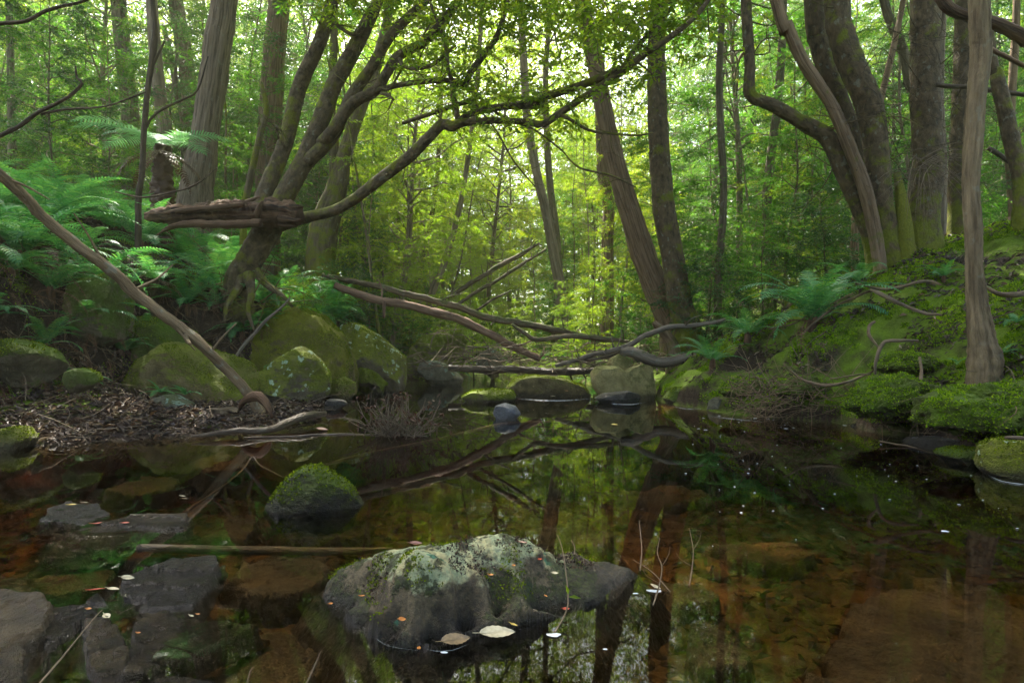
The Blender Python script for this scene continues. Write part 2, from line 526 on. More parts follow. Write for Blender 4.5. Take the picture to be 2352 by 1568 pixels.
# ------------------------------------------------------------------ terrain
LS = np.array([(-20, -6.0), (0, -4.6), (3, -4.4), (4.5, -5.2), (5.7, -5.2), (6.5, -3.7), (7.9, -2.7), (10, -3.4), (12, -3.4), (16.3, -3.1), (19, -2.8), (21, -2.2), (24, -2.6), (30, -3.2), (45, -3.0), (160, -3.0)])
RS = np.array([(-20, 7.0), (0, 4.4), (3, 3.9), (4.4, 4.0), (6.2, 4.55), (7.7, 4.3), (8.4, 3.5), (10, 2.9), (11.5, 2.9), (13, 3.3), (16, 2.6), (19, 1.6), (21, 0.4), (24, 0.3), (30, 0.5), (45, 1.5), (160, 2)])

XC = np.array([(-20, -7.5), (0, -6.8), (6, -6.6), (8.5, -6.35), (10, -6.0), (10.7, -4.8), (11.4, -4.2), (14, -3.8), (18, -3.8), (25, -4), (160, -4)])

def ground_h(x, y, detail=True):
    x = np.asarray(x, float)
    y = np.asarray(y, float)
    q = np.stack([x * 0.8, y * 0.8, 0 * x], -1).reshape(-1, 3)
    w = noise(q).reshape(x.shape)
    xl = np.interp(y, LS[:, 0], LS[:, 1]) + 0.25 * w
    xr = np.interp(y, RS[:, 0], RS[:, 1]) + 0.2 * w
    sl = xl - x
    sr = x - xr
    # a low flat of litter, then a steep soil bank whose foot follows XC
    xc = np.interp(y, XC[:, 0], XC[:, 1]) + 0.22 * w
    s2 = xc - x
    L = np.interp(sl, [0, .3, 2.0, 3.6, 6], [0, .05, .12, .42, .6]) + sstep(-.1, 1.0, s2) * 1.75 + np.interp(s2, [0, 1, 2.5, 6, 30, 90], [0, 0, .6, 1.7, 5, 11])
    # the banks sink to a low valley floor farther up the creek
    lowL = np.interp(sl, [0, 1, 3, 8, 30, 90], [0.1, .35, .7, 1.4, 4.5, 10])
    kf = sstep(14, 22, y)
    L = L * (1 - kf) + lowL * kf
    nearr = np.interp(sr, [0, .10, .5, 1.2, 2.2, 3.6, 6, 10, 30, 90], [0, .42, .66, 1.05, 1.62, 2.35, 3.2, 4.2, 8, 14])
    lowR = np.interp(sr, [0, .5, 2, 4, 8, 30, 90], [0.1, .35, .6, 1.1, 2.2, 7, 13])
    kr = sstep(11, 17, y)
    nearr = nearr * (1 - (0.45 + 0.9 * noise(q * 2.1 + 9).reshape(x.shape)) * sstep(1.2, .1, sr) * .8)
    Rr = nearr * (1 - kr) + lowR * kr
    mid = np.minimum(-sl, -sr)           # inside the channel
    bed = -np.clip(mid * 0.6, 0, 0.22 + 0.45 * sstep(4.0, 7, y)) - 0.10 * sstep(1.2, 3.5, x) * sstep(9, 5, y)
    dam = sstep(20.0, 22.5, y) * (0.25 + 0.012 * (y - 20))
    z = np.where(sl > 0, L, np.where(sr > 0, Rr, bed * (1 - sstep(18, 21, y)) + dam))
    q = np.stack([x, y, 0 * x], -1).reshape(-1, 3)
    land = np.clip(np.maximum(sl, sr) * 1.2, 0, 1)
    land = land * (0.25 + 0.75 * sstep(.15, .9, z))
    z = z + land * 0.16 * fbm(q * 0.9, 4).reshape(x.shape) * (1 + land)
    if detail:
        z = z + (0.03 + 0.06 * land) * fbm(q * 4.3, 4, 0.6).reshape(x.shape) + 0.11 * land * fbm(q * 1.9 + 5, 3).reshape(x.shape)
    return z

def gz(x, y):
    return float(ground_h(np.array([x]), np.array([y]))[0])

def axis(dense0, dense1, st, far0, far1, g=1.13):
    a = list(np.arange(dense0, dense1, st))
    s, v = st, a[-1]
    while v < far1:
        s *= g
        v += s
        a.append(v)
    s, v = st, a[0]
    while v > far0:
        s *= g
        v -= s
        a.insert(0, v)
    return np.array(a)

GM = ground_material()
xs = axis(-7.5, 8.5, 0.055, -140, 140)
ys = axis(1.2, 15, 0.055, -25, 260, 1.06)
X, Y = np.meshgrid(xs, ys)
Z = ground_h(X, Y)
nx, ny = len(xs), len(ys)
idx = np.arange(nx * ny).reshape(ny, nx)
quads = np.stack([idx[:-1, :-1], idx[:-1, 1:], idx[1:, 1:], idx[1:, :-1]], -1).reshape(-1, 4)
gme = make_mesh('ground', np.stack([X, Y, Z], -1).reshape(-1, 3), [quads], GM)
tag(link('ground', gme), kind='structure')

# water: closed body with real depth
wx0, wx1, wy0, wy1 = -9.0, 9.0, -18.0, 22.0
wv = [(wx0, wy0, 0), (wx1, wy0, 0), (wx1, wy1, 0), (wx0, wy1, 0), (wx0, wy0, -2.5), (wx1, wy0, -2.5), (wx1, wy1, -2.5), (wx0, wy1, -2.5)]
wf = [(0, 1, 2, 3), (7, 6, 5, 4), (0, 4, 5, 1), (1, 5, 6, 2), (2, 6, 7, 3), (3, 7, 4, 0)]
WM = water_material()
tag(link('water', make_mesh('water', wv, [wf], WM, False)), kind='structure')

# ------------------------------------------------------------------ rocks
def icosphere(sub):
    import bmesh
    bm = bmesh.new()
    bmesh.ops.create_icosphere(bm, subdivisions=sub, radius=1)
    V = np.array([v.co[:] for v in bm.verts])
    T = np.array([[v.index for v in f.verts] for f in bm.faces])
    bm.free()
    return V, T
ICO = {k: icosphere(k) for k in (3, 4, 5, 6)}

ROCKS = []

def poly_radius(poly, th):
    """distance from the origin to the polygon along each direction"""
    out = np.zeros(len(th))
    dx, dy = np.cos(th), np.sin(th)
    n = len(poly)
    for i in range(n):
        a, b = poly[i], poly[(i + 1) % n]
        e = b - a
        den = dx * e[1] - dy * e[0]
        with np.errstate(divide='ignore', invalid='ignore'):
            t = (a[0] * e[1] - a[1] * e[0]) / den
            s = (a[0] * dy - a[1] * dx) / den
        ok = (t > 0) & (s >= -1e-6) & (s <= 1 + 1e-6)
        out = np.where(ok & (t > out), t, out)
    return out

def rock(px, front, thick, mat, label, name='boulder', cat='boulder', group=None, sub=6, nz=0.08, cuts=5, seed=1, bury=0.25, sharp=0.0):
    """rock from its outline in the survey; front = distance of its front foot, thick = half depth in metres"""
    r_ = np.random.default_rng(seed)
    d = front + thick * 0.7
    pts = np.array([P(a, b, d) for a, b in px])[:, [0, 2]]
    c = (pts.max(0) + pts.min(0)) / 2
    poly = pts - c
    S, T = ICO[sub]
    th = np.arctan2(S[:, 2], S[:, 0])
    tt = np.linspace(-math.pi, math.pi, 361)
    rr = poly_radius(poly, tt)
    k = np.exp(-0.5 * (np.arange(-6, 7) / 2.2) ** 2)
    k /= k.sum()
    rr = np.convolve(np.concatenate([rr[-7:-1], rr, rr[1:7]]), k, 'valid')[:361]
    rad = np.interp(th, tt, rr)
    cr = np.hypot(S[:, 0], S[:, 2])
    e = 0.85
    V = np.stack([np.cos(th) * rad * cr ** e, np.sign(S[:, 1]) * np.abs(S[:, 1]) ** e * thick, np.sin(th) * rad * cr ** e], 1)
    size = float(np.mean(rr))
    for q in range(cuts):
        n = r_.normal(size=3)
        n[1] = -abs(n[1]) * 1.6 - 0.4
        n[2] = n[2] * 0.7 + 0.1
        n /= np.linalg.norm(n)
        sp = V @ n
        lim = sp.max() * r_.uniform(0.62, 0.84)
        ex = np.maximum(sp - lim, 0)
        V = V - n * (ex * 0.9)[:, None]
    q = V / size
    nn = nrm(V)
    V = V + nn * (nz * size * fbm(q * 1.6 + seed * 7.7, 3))[:, None] + nn * (nz * 0.5 * size * fbm(q * 6 + seed, 5, 0.62))[:, None]
    zmin = V[:, 2].min()
    V[:, 2] -= bury * (1 - sstep(0, 0.22 * size + 0.02, V[:, 2] - zmin))
    o = link(name, make_mesh(name, V, [T], mat), None, (c[0], d, c[1]))
    ROCKS.append((V + [c[0], d, c[1]], T, mat.name))
    tag(o, label, cat, group)
    return o

RM = {
    'moss': rock_mat('mossy_boulder', (0.09, 0.072, 0.028), (0.22, 0.175, 0.075), moss=0.66, mosscol=(0.18, 0.19, 0.006)),
    'mossb': rock_mat('bright_mossy_boulder', moss=0.92, mosscol=(0.15, 0.20, 0.006)),
    'mossd': rock_mat('dark_mossy_boulder', moss=0.80, mosscol=(0.08, 0.14, 0.006)),
    'brown': rock_mat('olive_brown_boulder', (0.10, 0.08, 0.03), (0.24, 0.19, 0.08), moss=0.60, mosscol=(0.15, 0.18, 0.008), wet=0.10),
    'lich': rock_mat('lichen_boulder', moss=0.75, mosscol=(0.17, 0.20, 0.008), lichen=0.36, lichcol=(0.42, 0.55, 0.36)),
    'tan': rock_mat('tan_sandstone', (0.20, 0.17, 0.06), (0.42, 0.36, 0.15), moss=0.45, mosscol=(0.11, 0.12, 0.02), wet=0.12, brown=(0.10, 0.08, 0.03)),
    'grey': rock_mat('grey_stone', (0.09, 0.088, 0.06), (0.21, 0.21, 0.155), moss=0.35, mosscol=(0.05, 0.08, 0.02), lichen=0.2, lichcol=(0.2, 0.3, 0.24)),
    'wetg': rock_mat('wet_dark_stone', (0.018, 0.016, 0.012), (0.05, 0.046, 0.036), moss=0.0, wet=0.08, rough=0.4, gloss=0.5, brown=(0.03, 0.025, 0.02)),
    'slab': rock_mat('brown_slab_stone', (0.030, 0.021, 0.009), (0.12, 0.085, 0.040), moss=0.0, wet=0.03, rough=0.45, gloss=0.4, brown=(0.045, 0.030, 0.014), scale=2),
    'slabw': rock_mat('wet_blue_black_slab', (0.012, 0.009, 0.006), (0.055, 0.043, 0.028), moss=0.0, wet=0.04, rough=0.30, gloss=0.5, brown=(0.03, 0.022, 0.012), scale=2),
    'sunk': rock_mat('sunken_amber_slab', (0.040, 0.038, 0.028), (0.12, 0.11, 0.078), moss=0.0, wet=0.0, rough=0.8, gloss=0.2, brown=(0.09, 0.065, 0.035)),
    'hum': rock_mat('hummock_moss', (0.03, 0.022, 0.012), (0.07, 0.055, 0.03), moss=1.05, mosscol=(0.085, 0.14, 0.006), wet=0.05),
    'cap': rock_mat('moss_capped_dark_stone', (0.016, 0.014, 0.010), (0.045, 0.040, 0.028), moss=0.52, mosscol=(0.07, 0.12, 0.006), wet=0.10, rough=.6),
    'blue': rock_mat('blue_grey_stone', (0.055, 0.062, 0.066), (0.11, 0.12, 0.13), moss=0.0, wet=0.0, rough=0.5, gloss=0.4, brown=(0.07, 0.08, 0.09)),
}

rock([(562, 872), (558, 800), (572, 765), (618, 735), (690, 706), (742, 724), (782, 765), (806, 820), (817, 870), (815, 905), (700, 925), (600, 905)], 10.9, 1.0, RM['moss'],
     'large domed mossy boulder with a dark hollow under its left shoulder', seed=11, cuts=1, sub=6)
rock([(578, 915), (592, 868), (640, 825), (690, 795), (735, 825), (757, 865), (757, 905), (722, 932), (650, 934)], 9.9, 0.55, RM['lich'],
     'pointed mossy boulder with pale lichen ridge, leaning in front of the large domed boulder', seed=12, cuts=2)
rock([(300, 905), (330, 828), (395, 786), (450, 793), (520, 815), (562, 832), (584, 868), (588, 905), (562, 936), (480, 944), (400, 937), (335, 922)], 9.1, 0.8, RM['brown'],
     'wide olive-brown mossy boulder that the leaning pole rests against', seed=13, cuts=2, sub=6)
rock([(276, 880), (270, 790), (284, 738), (330, 727), (400, 733), (440, 765), (480, 800), (460, 880), (330, 905)], 9.7, 0.7, RM['mossd'],
     'square-topped dark mossy boulder behind the wide olive-brown one', seed=14, cuts=2)
rock([(140, 725), (160, 680), (200, 648), (272, 625), (279, 690), (277, 780), (200, 800), (150, 770)], 8.7, 0.7, RM['mossd'],
     'mossy block of stone jutting from the bank under the ferns', seed=15, cuts=5, bury=0.1)
rock([(784, 748), (815, 740), (861, 763), (903, 797), (931, 821), (932, 878), (893, 884), (833, 870), (800, 830)], 12.2, 0.8, RM['lich'],
     'mossy boulder with white-green lichen rosettes on its sloping face', seed=16, cuts=2)
rock([(812, 865), (830, 842), (860, 849), (897, 880), (870, 895), (820, 892)], 11.9, 0.35, RM['mossb'], 'low bright mossy stone at the foot of the lichen boulder', 'stone', 'stone', seed=17, sub=5)
rock([(757, 905), (762, 875), (790, 865), (815, 880), (818, 905), (790, 915)], 10.7, 0.3, RM['brown'], 'small brown foot stone in the gap beside the domed boulder', 'stone', 'stone', seed=18, sub=5)
rock([(959, 850), (965, 833), (988, 826), (1016, 831), (1044, 850), (1067, 872), (1044, 880), (980, 874)], 15.0, 0.6, RM['grey'],
     'smooth grey-green stone at the head of the riffle', 'stone', 'stone', seed=19, nz=0.03, cuts=1)
rock([(930, 850), (945, 800), (975, 772), (1020, 757), (1060, 760), (1072, 785), (1070, 810), (1010, 850)], 16.2, 0.8, RM['mossb'],
     'mound of bright yellow-green moss above the riffle, below the fallen trunks', 'mossy_mound', 'mossy mound', seed=20, nz=0.12)
rock([(1160, 890), (1185, 866), (1222, 860), (1290, 867), (1340, 884), (1358, 908), (1340, 916), (1190, 916)], 11.4, 0.8, RM['brown'],
     'low rounded rock strewn with small leaves beside the tan boulder', 'boulder', 'boulder', seed=21, cuts=2)
rock([(1058, 912), (1080, 897), (1130, 892), (1176, 895), (1188, 912), (1170, 928), (1080, 926)], 10.5, 0.45, RM['mossb'],
     'flat mossy stone mid-stream with a few yellow leaves on top', 'stone', 'stone', seed=22, cuts=1, sub=5)
rock([(1355, 858), (1368, 841), (1410, 839), (1424, 846), (1436, 853), (1452, 843), (1475, 836), (1500, 842), (1504, 870), (1509, 905), (1490, 920), (1380, 914), (1360, 890)], 10.9, 0.5, RM['tan'],
     'tan two-lobed sandstone boulder standing at the edge of the pool', seed=23, cuts=4, nz=0.05)
rock([(1390, 845), (1400, 825), (1420, 812), (1445, 825), (1458, 845), (1430, 860)], 11.7, 0.35, RM['tan'], 'small pyramid-shaped stone peeping over the tan boulder', 'stone', 'stone', seed=24, sub=5)
rock([(1362, 915), (1385, 903), (1440, 897), (1470, 905), (1484, 918), (1450, 926), (1390, 924)], 10.3, 0.28, RM['wetg'], 'flat wet grey stone at the waterline below the tan boulder', 'stone', 'stone', seed=25, sub=5)
rock([(1524, 915), (1540, 893), (1575, 885), (1610, 895), (1626, 920), (1600, 936), (1540, 934)], 10.2, 0.4, RM['mossd'], 'dark rounded mossy stone near the root tangle', 'stone', 'stone', seed=26, sub=5)
rock([(1626, 945), (1632, 920), (1648, 911), (1670, 925), (1692, 948), (1660, 955)], 9.0, 0.25, RM['grey'], 'small pointed grey stone at the water under the fern bank', 'stone', 'stone', seed=27, sub=5)
rock([(1696, 950), (1705, 928), (1725, 925), (1742, 940), (1748, 955), (1715, 960)], 8.9, 0.22, RM['blue'], 'small blue-grey stone beside the pointed stone', 'stone', 'stone', seed=28, sub=5)
rock([(1760, 965), (1760, 940), (1775, 925), (1800, 940), (1815, 968), (1790, 975)], 8.3, 0.2, RM['mossd'], 'dark mossy stone in the shade under the dead twigs', 'stone', 'stone', seed=48, sub=5)
rock([(1132, 950), (1138, 932), (1160, 925), (1185, 932), (1197, 950), (1180, 966), (1145, 968)], 8.0, 0.2, RM['blue'], 'smooth blue-grey stone barely breaking the pool surface', 'stone', 'stone', seed=29, sub=5, nz=0.03, cuts=1)
rock([(1090, 845), (1100, 815), (1125, 797), (1150, 810), (1172, 845), (1130, 852)], 18.3, 0.6, RM['grey'], 'blue-grey wedge of rock behind the log across the creek', 'stone', 'stone', seed=30, sub=5)
rock([(1165, 850), (1180, 828), (1225, 822), (1270, 830), (1280, 850), (1220, 856)], 18.0, 0.5, RM['tan'], 'flat tan rock behind the log across the creek', 'stone', 'stone', seed=31, sub=5)
rock([(606, 1172), (636, 1128), (664, 1094), (698, 1072), (732, 1070), (775, 1096), (806, 1122), (838, 1166), (800, 1190), (650, 1196)], 3.5, 0.2, RM['cap'],
     'small domed stone capped with dark moss alone in the pool', 'stone', 'stone', seed=32, nz=0.05, bury=0.12, cuts=2)
rock([(2268, 1080), (2272, 1030), (2290, 1012), (2340, 1008), (2400, 1020), (2440, 1070), (2400, 1110), (2300, 1106)], 4.3, 0.3, RM['lich'],
     'grey mossy stone with pale lichen at the edge of the frame, in the pool', 'stone', 'stone', seed=33, bury=0.15)
rock([(2160, 1045), (2180, 1030), (2240, 1028), (2275, 1040), (2260, 1068), (2190, 1062)], 4.9, 0.22, RM['mossd'], 'low mossy ledge of stone next to the lichen-spotted stone', 'stone', 'stone', seed=34, bury=0.1)
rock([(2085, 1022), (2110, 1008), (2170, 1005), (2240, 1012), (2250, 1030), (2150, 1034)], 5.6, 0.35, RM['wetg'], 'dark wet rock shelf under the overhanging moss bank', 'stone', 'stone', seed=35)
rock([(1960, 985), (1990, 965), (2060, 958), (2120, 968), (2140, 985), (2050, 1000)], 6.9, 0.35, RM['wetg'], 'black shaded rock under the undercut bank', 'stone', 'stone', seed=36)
rock([(-60, 860), (-20, 800), (40, 778), (100, 800), (135, 845), (115, 868), (40, 875)], 7.2, 0.5, RM['mossd'], 'green mossy hump half buried in leaf litter at the edge of the frame', 'stone', 'stone', seed=37, bury=0.1)
rock([(145, 874), (155, 855), (185, 845), (212, 856), (224, 876), (180, 884)], 7.0, 0.25, RM['mossd'], 'small mossy hump in the leaf litter', 'stone', 'stone', seed=38, sub=5, bury=0.1)
rock([(340, 950), (350, 915), (385, 905), (425, 925), (450, 950), (390, 962)], 8.0, 0.4, RM['grey'], 'flat grey-green stone at the edge of the leaf litter', 'stone', 'stone', seed=39, sub=5)
rock([(455, 960), (480, 938), (530, 935), (560, 955), (500, 972)], 7.6, 0.3, RM['slab'], 'low brown stone under the foot of the leaning pole', 'stone', 'stone', seed=40, sub=5, bury=0.15)
rock([(740, 935), (755, 915), (790, 918), (800, 930), (770, 940)], 9.3, 0.2, RM['wetg'], 'little wet stone in the water below the pointed boulder', 'stone', 'stone', seed=41, sub=3, bury=0.1)
rock([(-40, 1035), (0, 985), (40, 980), (60, 1010), (50, 1040)], 5.5, 0.3, RM['brown'], 'brown stone at the pool edge in the corner of the litter bank', 'stone', 'stone', seed=42, sub=5, bury=0.15)

HGR = 'moss hummocks overhanging the pool edge'
for k_, (o_, f_, t_, l_) in enumerate([
    ([(2110, 975), (2140, 920), (2220, 893), (2352, 880), (2450, 905), (2450, 985), (2300, 998), (2190, 990)], 4.9, .45, 'largest moss hummock overhanging the pool below the pale trunk'),
    ([(1950, 935), (1985, 885), (2070, 862), (2140, 885), (2160, 935), (2080, 962), (1990, 955)], 6.2, .4, 'moss hummock overhanging the black shaded rock'),
    ([(1770, 905), (1800, 872), (1860, 862), (1900, 885), (1890, 915), (1820, 920)], 8.0, .35, 'small moss hummock above the tangle of dead twigs'),
    ([(2010, 845), (2040, 815), (2100, 808), (2140, 830), (2130, 856), (2060, 862)], 6.9, .35, 'moss hummock under the bent root elbow'),
    ([(1650, 900), (1680, 868), (1730, 862), (1765, 885), (1750, 915), (1690, 920)], 8.7, .3, 'moss hummock above the small pointed stone')]):
    rock(o_, f_, t_, RM['hum'], l_, 'moss_hummock', 'moss hummock', HGR, seed=60 + k_, nz=.3, bury=.05, cuts=0)

# the big foreground rock: surveyed height points, thin-plate surface
def tps(pts, vals, Q, lam=1e-4):
    pts = np.asarray(pts, float)
    def K(r2): return 0.5 * r2 * np.log(r2 + 1e-12)
    n = len(pts)
    A = np.zeros((n + 3, n + 3))
    d2 = ((pts[:, None] - pts[None]) ** 2).sum(-1)
    A[:n, :n] = K(d2) + lam * np.eye(n)
    A[:n, n] = 1
    A[:n, n + 1:] = pts
    A[n, :n] = 1
    A[n + 1:, :n] = pts.T
    w = np.linalg.solve(A, np.concatenate([vals, [0, 0, 0]]))
    out = np.zeros(len(Q))
    for i in range(n): out += w[i] * K(((Q - pts[i]) ** 2).sum(-1))
    return out + w[n] + Q @ w[n + 1:]

hero_pts = [  # px, py, z on the rock
    (738, 1368, -0.01), (765, 1400, -0.02), (800, 1425, -0.03), (850, 1462, -0.03), (905, 1485, -0.03), (985, 1487, -0.03), (1060, 1465, -0.03), (1130, 1445, -0.03), (1220, 1428, -0.03), (1310, 1405, -0.03), (1400, 1375, -0.02), (1462, 1335, -0.01),
    (770, 1330, 0.07), (800, 1385, 0.07), (860, 1395, 0.10), (930, 1440, 0.07), (1000, 1440, 0.08), (1080, 1420, 0.07), (1160, 1405, 0.05), (1250, 1395, 0.04), (1340, 1372, 0.025),
    (830, 1300, 0.13), (900, 1340, 0.155), (960, 1355, 0.16), (1040, 1345, 0.155), (1120, 1345, 0.13), (1200, 1350, 0.10), (1290, 1345, 0.055), (1380, 1330, 0.035), (1445, 1308, 0.022),
    (890, 1275, 0.17), (950, 1262, 0.19), (1020, 1300, 0.19), (1100, 1290, 0.185), (1180, 1290, 0.17), (1250, 1290, 0.13), (1320, 1300, 0.08), (1390, 1300, 0.04),
    (1060, 1245, 0.225), (1130, 1230, 0.24), (1190, 1240, 0.22), (1230, 1262, 0.18), (1300, 1275, 0.10), (1350, 1288, 0.06)]
hp = np.array([Pz(a, b, c) for a, b, c in hero_pts])
back = []
for a, b, c in [(760, 1330, .05), (830, 1298, .13), (890, 1273, .17), (950, 1260, .19), (1060, 1243, .225), (1130, 1228, .24), (1190, 1238, .22), (1240, 1262, .17), (1310, 1280, .09), (1400, 1300, .05)]:
    q = Pz(a, b, c)
    back.append([q[0], q[1] + 0.10, c * 0.6])
    back.append([q[0], q[1] + 0.2, -0.12])
hp = np.vstack([hp, back])
gx, gy = np.meshgrid(np.linspace(-1.1, 0.85, 340), np.linspace(1.6, 3.05, 240))
Q = np.stack([gx.ravel(), gy.ravel()], 1)
hz = tps(hp[:, :2], hp[:, 2], Q, 2e-4)
outl = np.array([Pz(a, b, 0)[:2] for a, b in [(738, 1368), (765, 1400), (800, 1425), (850, 1462), (905, 1487), (985, 1490), (1060, 1468), (1130, 1448), (1220, 1430), (1310, 1405), (1380, 1380), (1430, 1352), (1470, 1314)]]
                + [[0.49, 2.60], [0.40, 2.63], [0.38, 2.70], [0.20, 2.74], [-0.05, 2.82], [-0.35, 2.78], [-0.6, 2.66], [-0.80, 2.5]])
def inside_dist(poly, Q):
    n = len(poly)
    d = np.full(len(Q), 1e9)
    ins = np.zeros(len(Q), bool)
    for i in range(n):
        a, b = poly[i], poly[(i + 1) % n]
        e = b - a
        t = np.clip(((Q - a) @ e) / (e @ e), 0, 1)
        d = np.minimum(d, np.linalg.norm(Q - a - t[:, None] * e, axis=1))
        c = ((a[1] > Q[:, 1]) != (b[1] > Q[:, 1]))
        with np.errstate(divide='ignore', invalid='ignore'):
            xi = a[0] + (Q[:, 1] - a[1]) / (b[1] - a[1]) * e[0]
        ins ^= c & (Q[:, 0] < xi)
    return np.where(ins, d, -d)
dd = inside_dist(outl, Q)
q3 = np.c_[Q, 0 * Q[:, 0]]
lay = 0.016 * fbm(q3 * 4.0, 3) + 0.006 * fbm(q3 * 16, 4, 0.6) + 0.003 * fbm(q3 * 55, 3)
hz = np.minimum(hz, 0.26) + lay * sstep(0.02, 0.16, dd)
step = np.round(hz / 0.035) * 0.035
hz = hz * 0.9 + step * 0.1                          # bedding ledges of the sandstone
edge = sstep(-0.07, 0.04, dd)
hz = np.where(dd > 0, hz * edge - 0.03 * (1 - edge), np.maximum(-0.025 + dd * 1.25 - 0.02 * edge, -0.33))
V = np.c_[Q[:, 0], Q[:, 1], hz]
G_ = V.reshape(240, 340, 3)
hn = nrm(np.cross(np.gradient(G_, axis=1), np.gradient(G_, axis=0))).reshape(-1, 3)
V = V + hn * (0.020 * fbm(V * 5.5 + 2, 3) + 0.009 * np.abs(fbm(V * 15, 4, .6)) + 0.005 * fbm(V * 48, 4, .6))[:, None]
ii = np.arange(len(Q)).reshape(gx.shape)
keep = (dd.reshape(gx.shape) > -0.24)
kq = keep[:-1, :-1] & keep[:-1, 1:] & keep[1:, 1:] & keep[1:, :-1]
quads = np.stack([ii[:-1, :-1], ii[:-1, 1:], ii[1:, 1:], ii[1:, :-1]], -1)[kq]
used = np.unique(quads)
remap = -np.ones(len(V), int)
remap[used] = np.arange(len(used))
HO = np.array([-0.1, 2.3, 0])

def hero_material():
    m, n, out = nt('foreground_sandstone')
    tc = n.nodes.new('ShaderNodeTexCoord')
    g = n.nodes.new('ShaderNodeNewGeometry')
    ob = tc.outputs['Object']
    a = tnoise(n, ob, 5, 7, 0.65)
    b = tnoise(n, ob, 45, 6, 0.7)
    c = mixc(n, ramp(n, a, [(0.40, 0.0), (0.60, 1.0)]), (0.040, 0.030, 0.017), (0.20, 0.155, 0.085))
    c = mixc(n, math_(n, 'MULTIPLY', ramp(n, b, [(0.4, 0.0), (0.65, 1.0)]), 0.7), c, (0.022, 0.020, 0.015))
    z = sep_z(n, ob)[2]
    nz = sep_z(n, g.outputs['Normal'])[2]
    # pale crust of lichen on the crest
    f = math_(n, 'ADD', math_(n, 'MULTIPLY', z, 1.9), math_(n, 'ADD', math_(n, 'MULTIPLY', tnoise(n, ob, 7, 6, 0.65), 0.8), math_(n, 'MULTIPLY', nz, 0.10)))
    crust = ramp(n, f, [(0.70, 0.0), (0.80, 1.0)])
    cc = mixc(n, ramp(n, tnoise(n, ob, 12, 5, 0.7), [(0.40, 0.0), (0.56, 1.0)]), (0.55, 0.50, 0.25), (0.38, 0.45, 0.26))
    cc = mixc(n, ramp(n, b, [(0.45, 0.0), (0.75, 0.8)]), cc, (0.12, 0.13, 0.08))
    c = mixc(n, math_(n, 'MULTIPLY', crust, 0.9), c, cc)
    # blue-green rosettes
    f2 = tnoise(n, ob, 8.5, 3, 0.45, (1, 1, 0.6))
    ros = ramp(n, f2, [(0.685, 0.0), (0.70, 1.0)])
    c = mixc(n, math_(n, 'MULTIPLY', ros, 0.9), c, mixc(n, tnoise(n, ob, 50, 3), (0.02, 0.12, 0.07), (0.07, 0.27, 0.16)))
    # dark plant crumbs and green moss in the lee of the crest
    f3 = math_(n, 'ADD', tnoise(n, ob, 4.2, 6, 0.7), math_(n, 'MULTIPLY', nz, 0.06))
    deb = ramp(n, f3, [(0.545, 0.0), (0.585, 1.0)])
    dc = mixc(n, ramp(n, tnoise(n, ob, 60, 4, 0.7), [(0.4, 0.0), (0.65, 1.0)]), (0.022, 0.018, 0.010), (0.055, 0.075, 0.010))
    c = mixc(n, math_(n, 'MULTIPLY', deb, 0.92), c, dc)
    wz = math_(n, 'ADD', z, math_(n, 'MULTIPLY', math_(n, 'SUBTRACT', a, 0.5), 0.06))
    wf = math_(n, 'SUBTRACT', 1.0, math_(n, 'DIVIDE', math_(n, 'SUBTRACT', wz, 0.01), 0.04, True), True)
    c = mixc(n, math_(n, 'MULTIPLY', wf, 0.8), c, (0.010, 0.009, 0.008))
    p = n.nodes.new('ShaderNodeBsdfPrincipled')
    n.links.new(c, p.inputs['Base Color'])
    n.links.new(math_(n, 'SUBTRACT', 0.72, math_(n, 'MULTIPLY', wf, 0.42)), p.inputs['Roughness'])
    p.inputs['Specular IOR Level'].default_value = 0.4
    h = math_(n, 'ADD', math_(n, 'MULTIPLY', b, 0.5), math_(n, 'ADD', a, math_(n, 'MULTIPLY', tnoise(n, ob, 150, 4, 0.7), 0.35)))
    n.links.new(bump(n, math_(n, 'ADD', h, math_(n, 'MULTIPLY', deb, 0.3)), 1.0, 0.03), p.inputs['Normal'])
    n.links.new(p.outputs[0], out.inputs[0])
    return m

hero = link('boulder', make_mesh('boulder', V[used] - HO, [remap[quads]], hero_material()), None, HO)
tag(hero, 'big low sandstone rock with pale green lichen crest, nearest the camera in the pool', 'boulder')

